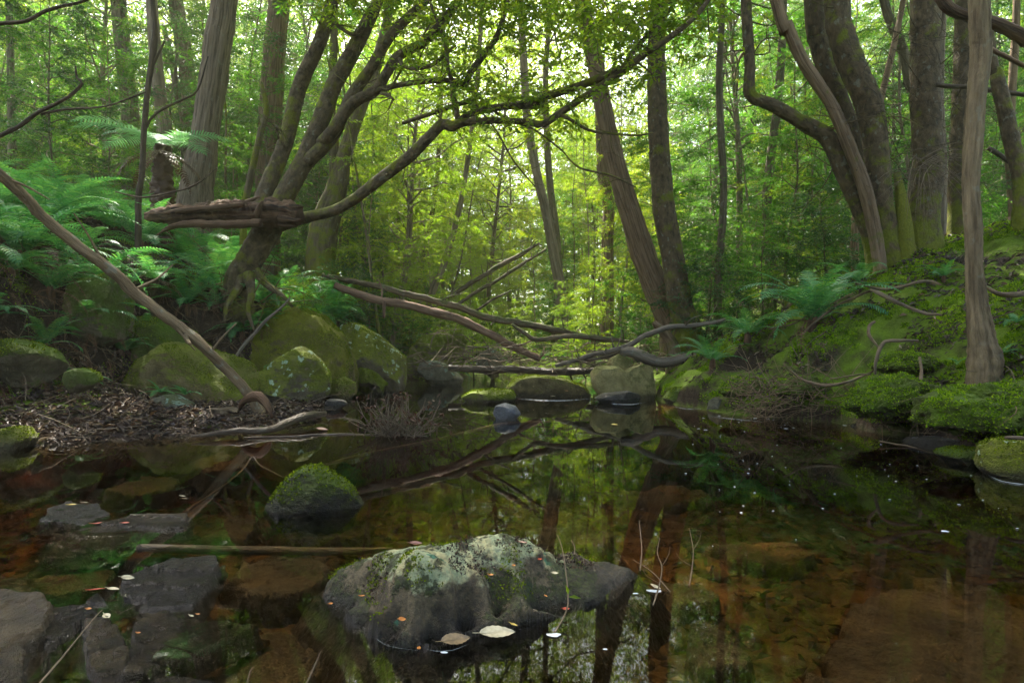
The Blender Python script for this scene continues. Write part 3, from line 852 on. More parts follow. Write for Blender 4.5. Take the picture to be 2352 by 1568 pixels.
# flat slabs lying in and under the shallow water
def slab(corners, th, mat, label, seed, name='flat_rock', cat='rock slab', group=None, rough=0.014, soft=0.007, jag=0.022):
    pts = np.array([Pz(a, b, z * .6 if z > 0 else z) for a, b, z in corners])
    c0 = pts.mean(0)
    th = min(th, .07) if soft < .02 else th
    L = pts - c0
    if np.cross(L[1] - L[0], L[2] - L[1])[2] < 0: L = L[::-1]
    pl = np.linalg.lstsq(np.c_[L[:, :2], np.ones(len(L))], L[:, 2], rcond=None)[0]
    lo, hi = L[:, :2].min(0) - .1, L[:, :2].max(0) + .1
    n = 110
    gx, gy = np.meshgrid(np.linspace(lo[0], hi[0], n), np.linspace(lo[1], hi[1], n))
    Q = np.stack([gx.ravel(), gy.ravel()], 1)
    q3 = np.c_[Q + c0[:2], 0 * Q[:, 0] + seed]
    d = inside_dist(L[:, :2], Q) + jag * fbm(q3 * 5, 4, .6)
    top = Q @ pl[:2] + pl[2] + rough * fbm(q3 * 5, 4) * 1.6 + rough * 0.4 * fbm(q3 * 22, 3)
    st = np.round(top / 0.02) * 0.02
    top = 0.6 * top + 0.4 * st
    e = sstep(-0.012 - soft, soft, d)
    z = top * e + (top - th) * (1 - e)
    keep = (d.reshape(gx.shape) > -0.035 - soft)
    ii = np.arange(len(Q)).reshape(gx.shape)
    kq = keep[:-1, :-1] & keep[:-1, 1:] & keep[1:, 1:] & keep[1:, :-1]
    quads = np.stack([ii[:-1, :-1], ii[:-1, 1:], ii[1:, 1:], ii[1:, :-1]], -1)[kq]
    used = np.unique(quads)
    rm = -np.ones(len(Q), int)
    rm[used] = np.arange(len(used))
    o = link(name, make_mesh(name, np.c_[Q, z][used], [rm[quads]], mat), None, c0)
    return tag(o, label, cat, group)

slab([(-80, 1350, .12), (0, 1350, .13), (95, 1352, .13), (111, 1376, .12), (106, 1440, .08), (62, 1476, .05), (56, 1600, .03), (-90, 1620, .05)], .25, RM['slab'], 'large grey-brown slab cut by the corner of the frame, highest of the foreground slabs', 1)
slab([(112, 1404, .05), (197, 1384, .06), (228, 1397, .05), (178, 1422, .05), (140, 1458, .03), (104, 1525, .0), (96, 1462, .03)], .12, RM['slabw'], 'narrow wet blue-black slab beside the highest foreground slab', 2)
slab([(193, 1421, .05), (250, 1417, .055), (287, 1460, .04), (291, 1532, .03), (248, 1590, .02), (222, 1570, .02), (198, 1500, .04)], .12, RM['slab'], 'upright tongue-shaped brown slab between the blue-black slab and the broad flat one', 3)
slab([(303, 1440, .03), (330, 1410, .035), (382, 1394, .035), (425, 1408, .03), (540, 1422, -.03), (600, 1440, -.06), (440, 1490, .0), (330, 1542, .015), (288, 1546, .02)], .15, RM['slab'], 'broad flat brown slab sloping under the water at its far end', 4)
slab([(276, 1335, .05), (330, 1300, .09), (402, 1277, .11), (427, 1284, .10), (405, 1318, .08), (373, 1346, .06), (337, 1367, .03), (285, 1371, .02)], .12, RM['slabw'], 'dark ridged rock piece leaning on the angular plate', 5)
slab([(406, 1288, .09), (425, 1277, .10), (494, 1277, .09), (499, 1298, .07), (472, 1346, .05), (446, 1388, .02), (314, 1399, .01), (350, 1361, .03), (397, 1331, .06)], .12, RM['slabw'], 'angular dark plate of rock with a sharp straight edge', 6)
slab([(174, 1387, .01), (225, 1352, .045), (248, 1381, .02)], .08, RM['slabw'], 'small triangular blue-black stone with a red leaf on its edge', 7)
slab([(120, 1224, .0), (211, 1207, .01), (299, 1186, .03), (431, 1180, .05), (424, 1205, .04), (334, 1219, .02), (215, 1266, -.03), (85, 1290, -.06)], .14, RM['slab'], 'long brown slab rising out of the water towards its pointed end', 8)
slab([(95, 1195, .0), (110, 1165, .012), (160, 1152, .018), (225, 1156, .012), (250, 1180, .0), (190, 1205, .0)], .1, RM['wetg'], 'low dark wet stone scattered with yellow leaf bits', 9, 'stone', 'stone')
slab([(330, 1580, .0), (360, 1550, .015), (440, 1545, .02), (500, 1570, .0), (490, 1640, .0), (340, 1640, .0)], .1, RM['slab'], 'brown stone cut by the bottom edge of the frame', 10, 'stone', 'stone')
SG = 'slabs lying under the water'
sunk = [
    ([(515, 1330), (560, 1290), (680, 1278), (760, 1285), (750, 1330), (690, 1365), (560, 1372)], -.10, 'amber sunken slab just beside the lichen-crested rock'),
    ([(0, 1320), (90, 1330), (80, 1360), (-60, 1365), (-60, 1318)], -.09, 'small sunken slab at the frame edge above the highest slab'),
    ([(100, 1370), (250, 1350), (270, 1310), (180, 1300), (60, 1330)], -.12, 'sunken tan slab above the blue-black triangle stone'),
    ([(240, 1125), (340, 1090), (420, 1095), (390, 1125), (300, 1140)], -.10, 'sunken olive slab nearest the leaf litter bank'),
    ([(440, 1060), (520, 1040), (590, 1045), (560, 1075), (470, 1085)], -.11, 'sunken pale slab left of the moss-capped stone'),
    ([(440, 1230), (560, 1180), (600, 1200), (560, 1240)], -.13, 'sunken mossy green slab above the submerged log'),
    ([(600, 1200), (760, 1185), (860, 1200), (820, 1235), (640, 1240)], -.14, 'sunken slab between the moss-capped stone and the submerged log'),
    ([(560, 1470), (640, 1440), (740, 1460), (780, 1520), (640, 1600), (440, 1600)], -.14, 'large sunken slab in front of the lichen-crested rock'),
    ([(1590, 1440), (1640, 1425), (1700, 1440), (1730, 1480), (1720, 1530), (1600, 1540), (1575, 1490)], -.12, 'rounded amber sunken slab with bright sky reflections beside it'),
    ([(1980, 1360), (2100, 1345), (2352, 1440), (2420, 1600), (1860, 1600), (1880, 1500)], -.13, 'very large sunken slab filling the lower corner'),
    ([(2080, 1320), (2200, 1330), (2420, 1420), (2420, 1480), (2250, 1420)], -.15, 'sunken slab with a dark straight edge running to the frame side'),
    ([(1640, 1250), (1780, 1240), (1880, 1270), (1840, 1300), (1680, 1290)], -.15, 'dim sunken slab in the middle of the dark water'),
    ([(1200, 1215), (1330, 1205), (1420, 1225), (1380, 1255), (1230, 1250)], -.12, 'orange-lit sunken slab just behind the lichen crest'),
    ([(1500, 1340), (1610, 1330), (1650, 1380), (1560, 1400)], -.13, 'small sunken slab among the standing twigs'),
    ([(900, 1120), (1020, 1105), (1080, 1125), (990, 1150)], -.14, 'sunken slab under the reflected trunks'),
    ([(1420, 1130), (1560, 1110), (1640, 1140), (1520, 1165)], -.16, 'sunken slab under the reflection of the tan boulder'),
]
for k, (cs, z, lab) in enumerate(sunk):
    slab([(a, b, z) for a, b in cs], .16, RM['sunk'], lab, 20 + k, 'flat_rock', 'rock slab', SG, .02, .022, .06)

# ------------------------------------------------------------------ leaf makers for trees
def grow_crown(seed, z0, z1, rfun, nb, twigs, per, leaf, lw, droop=0.3, wood_r=0.02, seg=4, flat=0.5, trunk=None):
    """limbs + leafy twigs around an axis; returns (limb MB, leaf MB)"""
    r_ = np.random.default_rng(seed)
    wood, leaves = MB(), MB()
    TO, TD = [], []
    for b in range(nb):
        t = (b + r_.random()) / nb
        z = z0 + (z1 - z0) * t
        az = b * 2.39996 + r_.normal() * 0.4
        L = rfun(t) * r_.uniform(0.65, 1.15)
        up = r_.uniform(0.15, 0.8)
        base = np.array([0, 0, z * 0.97]) if trunk is None else trunk(z)
        d = np.array([math.cos(az), math.sin(az), up])
        n = 7
        s = np.linspace(0, 1, n)
        C = base + d * (s * L)[:, None]
        C[:, 2] -= droop * L * s ** 2.2
        C += np.cumsum(r_.normal(size=(n, 3)) * 0.035 * L, 0) * (s > 0)[:, None]
        rad = wood_r * (0.35 + L / 3) * (1 - 0.85 * s)
        tube(wood, C, rad, seg, L / 7, cap=False, seed=b)
        k = max(3, int(twigs * L / rfun(0.5) * r_.uniform(0.7, 1.2)))
        ss = 0.22 + 0.78 * r_.random(k) ** 0.75
        o = np.stack([np.interp(ss, s, C[:, i]) for i in range(3)], 1)
        fw = nrm(np.array([d[0], d[1], 0.0]))
        side = np.array([-fw[1], fw[0], 0])
        sg = r_.choice([-1, 1], k)
        td = fw * r_.uniform(0.1, 1.0, k)[:, None] + side * (sg * r_.uniform(0.3, 1.1, k))[:, None]
        td[:, 2] = r_.normal(0.0, 0.33, k) - droop * 0.5
        TO.append(o)
        TD.append(nrm(td))
    TO, TD = np.concatenate(TO), np.concatenate(TD)
    nt_ = len(TO)
    tl = r_.uniform(0.3, 0.62, nt_) * (leaf / 0.08) ** 0.5
    # twig wood: thin prisms
    u = nrm(np.cross(TD, [0.2, 0.1, 1]))
    w = np.cross(TD, u)
    rr = 0.0035
    V = []
    for a in range(3):
        q = u * math.cos(a * 2.094) * rr + w * math.sin(a * 2.094) * rr
        V += [TO + q, TO + TD * tl[:, None] + q * 0.4]
    V = np.stack(V, 1).reshape(-1, 3)
    b = np.arange(nt_)[:, None] * 6
    wood.add(V, np.concatenate([b + [0, 2, 3, 1], b + [2, 4, 5, 3], b + [4, 0, 1, 5]]))
    # leaves along the twigs
    j = np.linspace(0.12, 1, per)
    o = (TO[:, None] + TD[:, None] * (tl[:, None] * j)[..., None]).reshape(-1, 3)
    D = np.repeat(TD, per, 0)
    sg = np.tile(np.where(np.arange(per) % 2, 1, -1), nt_)
    S = nrm(np.cross(D, [0, 0, 1.0]))
    ld = D * r_.uniform(0.3, 1.0, len(o))[:, None] + S * (sg * r_.uniform(0.5, 1.0, len(o)))[:, None] + r_.normal(size=(len(o), 3)) * 0.25
    ld[:, 2] -= droop * r_.random(len(o)) * 1.2
    nn = np.array([0, 0, 1.0]) * flat + r_.normal(size=(len(o), 3)) * 0.45
    ll = leaf * r_.uniform(0.6, 1.25, len(o))
    V, T = leaf_arrays(o + r_.normal(size=o.shape) * 0.015, ld, nn, ll, ll * lw)
    leaves.add(V, None, T)
    return wood, leaves

def tree_variant(kind, seed):
    r_ = np.random.default_rng(seed)
    if kind == 'sapling':
        h = r_.uniform(6, 9); rb = r_.uniform(.035, .07); z0 = 1.0; rf = lambda t: 1.9 * (1.05 - 0.75 * t) ; nb, tw, per, leaf, lw = 42, 19, 17, 0.095, 0.32
    elif kind == 'mid':
        h = r_.uniform(12, 17); rb = r_.uniform(.10, .17); z0 = 3.2; rf = lambda t: 3.0 * math.sin(0.5 + 2.4 * t); nb, tw, per, leaf, lw = 58, 30, 18, 0.12, 0.32
    elif kind == 'pole':
        h = r_.uniform(10, 14); rb = r_.uniform(.045, .075); z0 = 5.0; rf = lambda t: 1.3 * (1.1 - 0.5 * t); nb, tw, per, leaf, lw = 22, 16, 15, 0.10, 0.32
    elif kind == 'tall':
        h = r_.uniform(24, 30); rb = r_.uniform(.17, .28); z0 = 12.0; rf = lambda t: 3.9 * math.sin(0.6 + 2.2 * t); nb, tw, per, leaf, lw = 44, 42, 16, 0.18, 0.22
    else:
        h = r_.uniform(1.6, 2.8); rb = 0.025; z0 = 0.25; rf = lambda t: 0.95 * (1.1 - 0.6 * t); nb, tw, per, leaf, lw = 26, 13, 14, 0.09, 0.34
    lean = r_.normal(size=2) * h * 0.035
    n = 7
    s = np.linspace(0, 1, n)
    C = np.c_[lean[0] * s + np.cumsum(r_.normal(size=n)) * 0.010 * h * (s > 0), lean[1] * s + np.cumsum(r_.normal(size=n)) * 0.010 * h * (s > 0), s * h - 0.25 * (s == 0)]
    rad = rb * (1 - 0.82 * s)
    rad[0] *= 1.25
    tb = MB()
    tube(tb, C, rad, 9, 0.8 if kind != 'shrub' else 0.3, 0.06, 5, ridge=0.06, seed=seed)
    tr = lambda z: np.array([np.interp(z, C[:, 2], C[:, 0]), np.interp(z, C[:, 2], C[:, 1]), z])
    wood, lv = grow_crown(seed + 1, z0, h * 0.99, rf, nb, tw, per, leaf, lw, 0.30 if kind != 'tall' else 0.6, 0.014 + rb * 0.12, 4, 0.8, tr)
    return tb, wood, lv

VAR = {}
for kind, cnt in (('sapling', 4), ('mid', 3), ('tall', 3), ('shrub', 3), ('pole', 3)):
    VAR[kind] = [tree_variant(kind, 100 + 13 * i + len(kind)) for i in range(cnt)]
MESH = {}
for kind, lst in VAR.items():
    for i, (a, b, c) in enumerate(lst):
        for bm_ in ('bg', 'bg_pale', 'mossy'):
            MESH[kind, i, bm_] = (a.mesh('trunk', M[bm_]), b.mesh('branches', M[bm_]))
        for lm in ('leaf', 'leaf_light', 'leaf_dark'):
            MESH[kind, i, lm] = c.mesh('crown', M[lm], smooth=False)

def plant_tree(kind, i, x, y, rz, sc, bark, leafm, name, label, cat, group=None, lean=(0, 0)):
    t = empty(name, (x, y, gz(x, y) - 0.05), label, cat, group)
    t.rotation_euler = (lean[0], lean[1], rz)
    t.scale = (sc, sc, sc)
    tm, bm_ = MESH[kind, i, bark]
    link('trunk' if kind != 'shrub' else 'stem', tm, t)
    link('branches', bm_, t)
    link('crown' if kind != 'shrub' else 'foliage', MESH[kind, i, leafm], t)
    return t

# ------------------------------------------------------------------ traced trees
def traced_tree(stems, mat, label, name='tree', cat='tree', group=None, seg=18, step=0.12, rough=0.12, freq=7, ridge=0.08, crown=None, crown_mat='leaf', top=None, twiggy=0):
    """stems: list of (polyline [(px,py,d)], [radii in px]); radius converted at its depth"""
    p0 = P(*stems[0][0][0])
    base = np.array([p0[0], p0[1], gz(p0[0], p0[1]) - 0.1])
    t = empty(name, base, label, cat, group)
    mb = MB()
    for k, (pts, rad) in enumerate(stems):
        pp = np.array([P(*p) for p in pts])
        rr = np.array([r * p[2] / F for r, p in zip(rad, pts)])
        if k == 0 and pp[0][2] > base[2]:
            pp = np.vstack([base - [0, 0, .1], pp])
            rr = np.concatenate([[rr[0] * 1.12], rr])
        sg = seg if rr.max() > 0.05 else 8
        if rr.max() < 0.02: sg = 5
        tube(mb, pp, rr, sg, step if rr.max() > 0.04 else step * 1.2, rough, freq, ridge=ridge if rr.max() > 0.06 else 0, seed=k + len(label))
        rl = np.random.default_rng(k * 11 + len(label))
        for q_ in range(twiggy):
            i_ = int(rl.integers(max(0, len(pp) // 3), len(pp) - 1))
            c_ = pp[i_] + (pp[i_ + 1] - pp[i_]) * rl.random()
            d_ = nrm(rl.normal(size=3) * [1, .6, .8] + [0, 0, .2])
            l_ = rl.uniform(.3, 1.5)
            m1 = c_ + d_ * l_ * .4 + rl.normal(size=3) * .08 * l_
            m2 = c_ + d_ * l_ * .75 + rl.normal(size=3) * .14 * l_
            r0 = min(rr[i_] * .3, .016)
            tube(mb, [c_, m1, m2, m2 + (m2 - m1) * .7 + rl.normal(size=3) * .06], [r0, r0 * .6, r0 * .35, .0015], 5, .1, cap=False)
            e_ = m1 + nrm(rl.normal(size=3)) * l_ * .4
            tube(mb, [m1, (m1 + e_) / 2 + rl.normal(size=3) * .03, e_], [r0 * .45, r0 * .3, .0015], 4, .1, cap=False)
    link('trunk', mb.mesh('trunk', mat, base), t)
    if crown:
        kind, i, sc, (px, py, d) = crown
        top = P(px, py, d)
        c = link('crown', MESH[kind, i, crown_mat], t)
        b = link('branches', MESH[kind, i, 'bg'][1], t)
        zc = {'tall': 12, 'mid': 3.2, 'sapling': 1, 'shrub': 0.2}[kind] * sc
        for o in (c, b):
            o.scale = (sc, sc, sc)
            o.location = Vector(top - base - np.array([0, 0, zc]))
    return t, base

def up(pts, rad, ztop, dx=0.0):
    """continue the last traced point above the frame to height ztop"""
    px, py, d = pts[-1]
    x2, y2, _ = pts[-2]
    py2 = HY - (ztop - CAMH) * F / d
    sl = (px - x2) / (py - y2 + 1e-6)
    px2 = px + sl * (py2 - py) * 0.6 + dx
    return pts + [(px2, py2, d)], rad + [rad[-1] * 0.45], (px2, py2, d)

D0 = 11.0
main_stems = [
    ([(548, 650, D0), (572, 600, D0), (598, 555, D0), (618, 515, D0), (628, 490, D0)], [32, 29, 30, 34, 32]),
    ([(605, 520, D0), (600, 475, D0), (622, 410, D0 + .1), (655, 330, D0 + .2), (688, 200, D0 + .3), (735, 95, D0 + .3), (765, 0, D0 + .3), (785, -90, D0)], [26, 19, 18, 17, 17, 15, 14, 11]),
    ([(628, 510, D0), (645, 465, D0 - .1), (700, 365, D0 - .1), (742, 262, D0 - .1), (765, 200, D0 - .1), (815, 110, D0 - .1), (845, 50, D0), (868, 0, D0), (880, -80, D0)], [28, 23, 21, 19, 18, 17, 15, 12, 9]),
    ([(706, 372, D0 - .15), (763, 312, D0 - .3), (805, 225, D0 - .4), (850, 160, D0 - .5), (903, 75, D0 - .6), (975, 5, D0 - .7), (1020, -70, D0 - .7)], [16, 15, 13, 12, 11, 10, 8]),
    ([(740, 330, D0 - .2), (765, 300, D0 - .5), (808, 240, D0 - .6), (862, 208, D0 - .7), (890, 165, D0 - .8), (914, 130, D0 - .8), (973, 97, D0 - .9), (1009, 58, D0 - 1), (1054, 0, D0 - 1.1), (1090, -60, D0 - 1.1)], [15, 14, 13, 12, 11, 11, 10, 9, 8, 6]),
    ([(855, 210, D0 - .7), (880, 204, D0 - .8), (931, 193, D0 - 1), (985, 187, D0 - 1.1), (1044, 186, D0 - 1.2), (1068, 197, D0 - 1.2), (1079, 169, D0 - 1.3), (1114, 123, D0 - 1.3), (1142, 81, D0 - 1.4), (1172, -10, D0 - 1.5)], [8, 6, 6, 6, 6, 7, 8, 7, 6, 5]),
    ([(640, 515, D0), (690, 502, D0 - .2), (763, 485, D0 - .5), (810, 460, D0 - .6), (868, 415, D0 - .8), (938, 362, D0 - 1), (991, 309, D0 - 1.2), (1016, 286, D0 - 1.2), (1040, 290, D0 - 1.3), (1068, 281, D0 - 1.4), (1149, 277, D0 - 1.6), (1212, 281, D0 - 1.8), (1248, 285, D0 - 1.9), (1290, 257, D0 - 2), (1360, 211, D0 - 2.1), (1420, 172, D0 - 2.2), (1483, 123, D0 - 2.4), (1536, 88, D0 - 2.5), (1600, 35, D0 - 2.6), (1640, -20, D0 - 2.6)],
     [18, 13, 12, 12, 13, 13, 12, 12, 12, 9, 7, 7, 8, 8, 8, 8, 8, 7, 6, 5]),
    ([(1045, 285, D0 - 1.3), (1079, 262, D0 - 1.4), (1149, 246, D0 - 1.6), (1220, 239, D0 - 1.8), (1255, 221, D0 - 1.8), (1325, 200, D0 - 2), (1395, 172, D0 - 2.1), (1431, 158, D0 - 2.2)], [6, 7, 8, 10, 9, 9, 9, 8]),
    ([(1425, 165, D0 - 2.2), (1440, 141, D0 - 2.2), (1466, 105, D0 - 2.2), (1519, 46, D0 - 2.2), (1570, -20, D0 - 2.2)], [6, 6, 5, 4, 3]),
    ([(1054, 284, D0 - 1.3), (1047, 250, D0 - 1.3), (1040, 215, D0 - 1.3), (1040, 190, D0 - 1.3), (1030, 165, D0 - 1.4), (1023, 105, D0 - 1.4), (1002, 42, D0 - 1.4), (980, -10, D0 - 1.4)], [7, 7, 7, 6, 5, 4.5, 4, 3]),
    ([(925, 283, D0 - .6), (981, 264, D0 - 1), (1023, 250, D0 - 1.2), (1054, 239, D0 - 1.3), (1093, 232, D0 - 1.4)], [4, 5, 5, 5, 4]),
    ([(1283, 262, D0 - 2), (1305, 272, D0 - 2), (1353, 299, D0 - 2), (1413, 308, D0 - 2), (1466, 311, D0 - 2.1), (1500, 305, D0 - 2.1)], [5, 4, 3.5, 3, 2.5, 1.5]),
    ([(875, 200, D0 - .8), (895, 205, D0 - 1), (925, 155, D0 - 1), (985, 60, D0 - 1), (1000, 20, D0 - 1)], [2, 3, 3, 2.5, 2]),
    ([(918, 132, D0 - .8), (925, 150, D0 - 1), (955, 158, D0 - 1.2), (1000, 145, D0 - 1.3), (1045, 105, D0 - 1.3)], [5, 5, 4.5, 4, 3]),
    ([(875, 212, D0 - .7), (890, 218, D0 - .9), (905, 230, D0 - 1)], [6, 5, 2]),
    ([(640, 320, D0 + .1), (636, 290, D0 - .1), (648, 305, D0 - .1), (660, 335, D0)], [2, 3, 3, 5]),
    ([(1090, 235, D0 - 1.4), (1108, 260, D0 - 1.5), (1140, 300, D0 - 1.6), (1180, 370, D0 - 1.6), (1230, 430, D0 - 1.6)], [3, 2.5, 2, 2, 1.2]),
    ([(1290, 345, D0 - 1.8), (1330, 385, D0 - 1.9), (1400, 402, D0 - 2), (1460, 430, D0 - 2)], [2, 2.5, 2.5, 1.5]),
    ([(1068, 197, D0 - 1.2), (1090, 215, D0 - 1.4), (1120, 240, D0 - 1.5), (1155, 268, D0 - 1.6), (1230, 300, D0 - 1.8), (1290, 345, D0 - 1.8)], [4, 3, 3, 3, 2.5, 2]),
    ([(868, 0, D0), (850, 20, D0 - .3), (835, 60, D0 - .3), (812, 80, D0 - .3), (775, 60, D0 - .3)], [3, 5, 6, 5, 4]),
]
main_stems += [([(560, 625, D0 - .1), (545, 665, D0 - .3), (522, 700, D0 - .5), (515, 740, D0 - .6)], [13, 9, 6, 3]),
    ([(570, 630, D0 - .15), (578, 675, D0 - .35), (570, 715, D0 - .5), (585, 760, D0 - .6)], [13, 8, 5, 3]),
    ([(585, 620, D0), (615, 655, D0 - .2), (650, 680, D0 - .3), (672, 705, D0 - .3)], [12, 8, 5, 3]),
    ([(548, 640, D0), (510, 655, D0 - .1), (475, 660, D0 - .1), (440, 672, D0 - .2)], [11, 7, 5, 3])]
main_tree, mb0 = traced_tree(main_stems, M['smooth'], 'many-stemmed smooth-barked tree leaning over the creek, its long limb arching across the pool', twiggy=7, seg=22, step=0.07, rough=0.10, freq=9, ridge=0.05)

def sprigs(targets, parent, base, mat, name='foliage', leaf=0.10, per=9, spread=0.5, lw=0.42, seed=5, n=10, droop=0.25):
    """leafy sprigs around surveyed points"""
    r_ = np.random.default_rng(seed)
    lv, wd = MB(), MB()
    for px, py, d, s in targets:
        c = P(px, py, d)
        k = int(n * s)
        for q in range(k):
            a = c + r_.normal(size=3) * np.array([.5, .4, .3]) * spread * s ** 0.5
            dr = nrm(np.array([r_.normal(), r_.normal() * 0.8, r_.normal() * 0.35 - 0.1]))
            L = r_.uniform(.25, .55)
            tube(wd, [a, a + dr * L * .5 + [0, 0, .02], a + dr * L], [.004, .003, .002], 3, .3, cap=False)
            t = np.linspace(.1, 1, per)
            o = a + dr * (L * t)[:, None]
            S = nrm(np.cross(dr, [0, 0, 1]))
            ld = dr * r_.uniform(.3, 1, per)[:, None] + S * (np.where(np.arange(per) % 2, 1, -1) * r_.uniform(.5, 1, per))[:, None] + r_.normal(size=(per, 3)) * .25
            ld[:, 2] -= droop * r_.random(per)
            ll = leaf * r_.uniform(.6, 1.2, per)
            V, T = leaf_arrays(o, ld, np.array([0, 0, .8]) + r_.normal(size=(per, 3)) * .4, ll, ll * lw)
            lv.add(V, None, T)
    link(name, lv.mesh(name, mat, base, False), parent)
    link('twigs', wd.mesh('twigs', M['twig'], base), parent)['kind'] = 'stuff'

for cx_, cz_, cy_, cs_, ci_ in ((-3.2, 7.4, 10.5, 1.0, 0), (0.8, 8.0, 10.5, 1.0, 1), (1.8, 10.5, 12.5, 1.1, 0)):  # crowns added above the frame to block bright sky mirrored in the pool
    for q_, m_ in (('added_crown', 'leaf'), ('added_branches', 'bg')):
        o_ = link(q_, MESH['mid', ci_, m_] if m_ == 'leaf' else MESH['mid', ci_, 'bg'][1], main_tree)
        o_.scale = (cs_, cs_, cs_ * .6)
        o_.location = Vector((cx_, cy_, cz_ - 3.2 * cs_ * .6)) - main_tree.location
tg = []
r_ = np.random.default_rng(21)
for (x0, x1, y0, y1, d0, d1, n, s) in [(860, 1260, -30, 60, 9, 10.5, 48, 1.0), (930, 1200, 60, 200, 9, 10, 26, .8), (1040, 1300, 200, 300, 9, 9.6, 26, .7), (1280, 1500, 100, 230, 8.5, 9.2, 14, .7), (1280, 1650, -30, 100, 8, 9.5, 45, 1), (690, 900, -40, 40, 9.5, 11, 14, .8)]:
    for k in range(n):
        tg.append((r_.uniform(x0, x1), r_.uniform(y0, y1), r_.uniform(d0, d1), s))
sprigs(tg, main_tree, mb0, M['leaf_light'], 'crown', 0.125, 9, .5, .42, 8, 6)

def simple(pts, rad, mat, label, ztop=None, crown=None, cmat='leaf', extra=(), **kw):
    tp = None
    if ztop: pts, rad, tp = up(pts, rad, ztop)
    cr = (crown[0], crown[1], crown[2], tp) if crown else None
    return traced_tree([(pts, rad)] + list(extra), mat, label, crown=cr, crown_mat=cmat, **kw)

simple([(447, 500, 15), (458, 400, 15), (472, 300, 15), (490, 180, 15), (502, 90, 15), (515, 0, 15)], [40, 33, 29, 29, 29, 28], M['stringy'], 'thick grey shaggy-barked trunk behind the fern bank', 15, ('tall', 0, 1.2), seg=36, rough=.10, ridge=.12, step=.1)
simple([(612, 520, 19), (617, 400, 19), (622, 250, 19), (630, 120, 19), (642, 0, 19)], [30, 27, 25, 24, 23], M['stringy_red'], 'reddish stringy trunk directly behind the leaning stems', 16, ('tall', 1, 1.2), seg=26, ridge=.1)
simple([(302, 330, 23), (298, 250, 23), (285, 130, 23), (272, 0, 23)], [20, 18, 17, 16], M['bg'], 'straight grey-brown trunk above the tree fern', 20, ('tall', 2, .9))
simple([(378, 330, 19), (370, 250, 19), (358, 130, 19), (348, 0, 19)], [16, 14, 13, 12], M['bg_pale'], 'pale peach-coloured trunk rising over the tree fern', 17, ('mid', 0, .9))
simple([(440, 350, 24), (438, 250, 24), (425, 130, 24), (403, 0, 24)], [20, 18, 17, 16], M['bg'], 'dark forked trunk beside the thick grey trunk', 18, ('mid', 1, 1.),
       extra=[([(437, 260, 24), (410, 215, 24), (390, 120, 24), (375, 60, 24)], [8, 8, 6, 5])])
simple([(318, 462, 10.6), (326, 400, 10.6), (331, 300, 10.6), (340, 200, 10.6), (352, 120, 10.6), (356, 60, 10.6), (350, 0, 10.6)], [6.5, 6, 6, 6, 7, 5, 5], M['twig'], 'thin dark knotty sapling among the ferns', 9, ('sapling', 0, .6), cmat='leaf_dark', name='sapling', cat='sapling',
       extra=[([(327, 315, 10.6), (345, 275, 10.6), (375, 250, 10.6), (430, 225, 10.6), (455, 205, 10.6), (478, 130, 10.6)], [3.5, 3, 3, 2, 2, 1.5]), ([(345, 180, 10.6), (352, 150, 10.6), (378, 95, 10.6)], [4, 3, 2])])
simple([(27, 320, 21), (25, 200, 21), (23, 90, 21), (20, 0, 21)], [8, 7, 7, 7], M['bg'], 'slim grey trunk at the frame edge above the ferns', 15, ('mid', 2, .9))
simple([(738, 580, 17), (752, 500, 17), (775, 430, 17), (788, 370, 17), (812, 290, 17), (850, 190, 17), (880, 90, 17), (895, 0, 17)], [34, 30, 24, 18, 15, 14, 12, 10], M['mossy'], 'moss-sleeved trunk behind the arching limb, spreading at its foot', 16, ('mid', 0, 1.),
       extra=[([(770, 440, 17), (768, 350, 17), (760, 250, 17), (765, 150, 17), (770, 0, 17)], [14, 12, 10, 9, 7])])
simple([(560, 500, 13), (575, 410, 13), (597, 310, 13), (612, 250, 13), (600, 190, 13)], [8, 7.5, 7, 6, 4], M['mossy'], 'thin mossy sapling slanting behind the rotten log', name='sapling', cat='sapling')
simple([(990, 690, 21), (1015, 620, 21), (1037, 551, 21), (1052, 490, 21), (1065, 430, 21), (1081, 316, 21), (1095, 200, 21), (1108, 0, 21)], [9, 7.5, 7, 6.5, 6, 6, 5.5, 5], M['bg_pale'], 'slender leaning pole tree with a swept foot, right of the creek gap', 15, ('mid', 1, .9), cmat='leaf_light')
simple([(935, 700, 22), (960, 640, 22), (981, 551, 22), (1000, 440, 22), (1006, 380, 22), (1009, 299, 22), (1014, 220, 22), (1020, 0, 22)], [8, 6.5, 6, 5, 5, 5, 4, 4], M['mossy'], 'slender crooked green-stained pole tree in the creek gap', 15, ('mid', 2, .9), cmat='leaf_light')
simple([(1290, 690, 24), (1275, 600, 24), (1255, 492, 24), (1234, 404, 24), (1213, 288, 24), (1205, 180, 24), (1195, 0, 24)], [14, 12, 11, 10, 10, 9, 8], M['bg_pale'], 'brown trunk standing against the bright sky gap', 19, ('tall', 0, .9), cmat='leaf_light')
simple([(1550, 762, 14.5), (1520, 690, 14.5), (1480, 590, 14.5), (1445, 480, 14.5), (1420, 400, 14.5), (1403, 330, 14.5), (1385, 246, 14.5), (1362, 120, 14.5), (1335, 0, 14.5)], [34, 31, 28, 25, 23, 21, 20, 19, 18], M['stringy_red'], 'big leaning trunk with tan shaggy bark and moss at its foot', 13, ('tall', 1, 1.3), cmat='leaf', seg=28, ridge=.1)
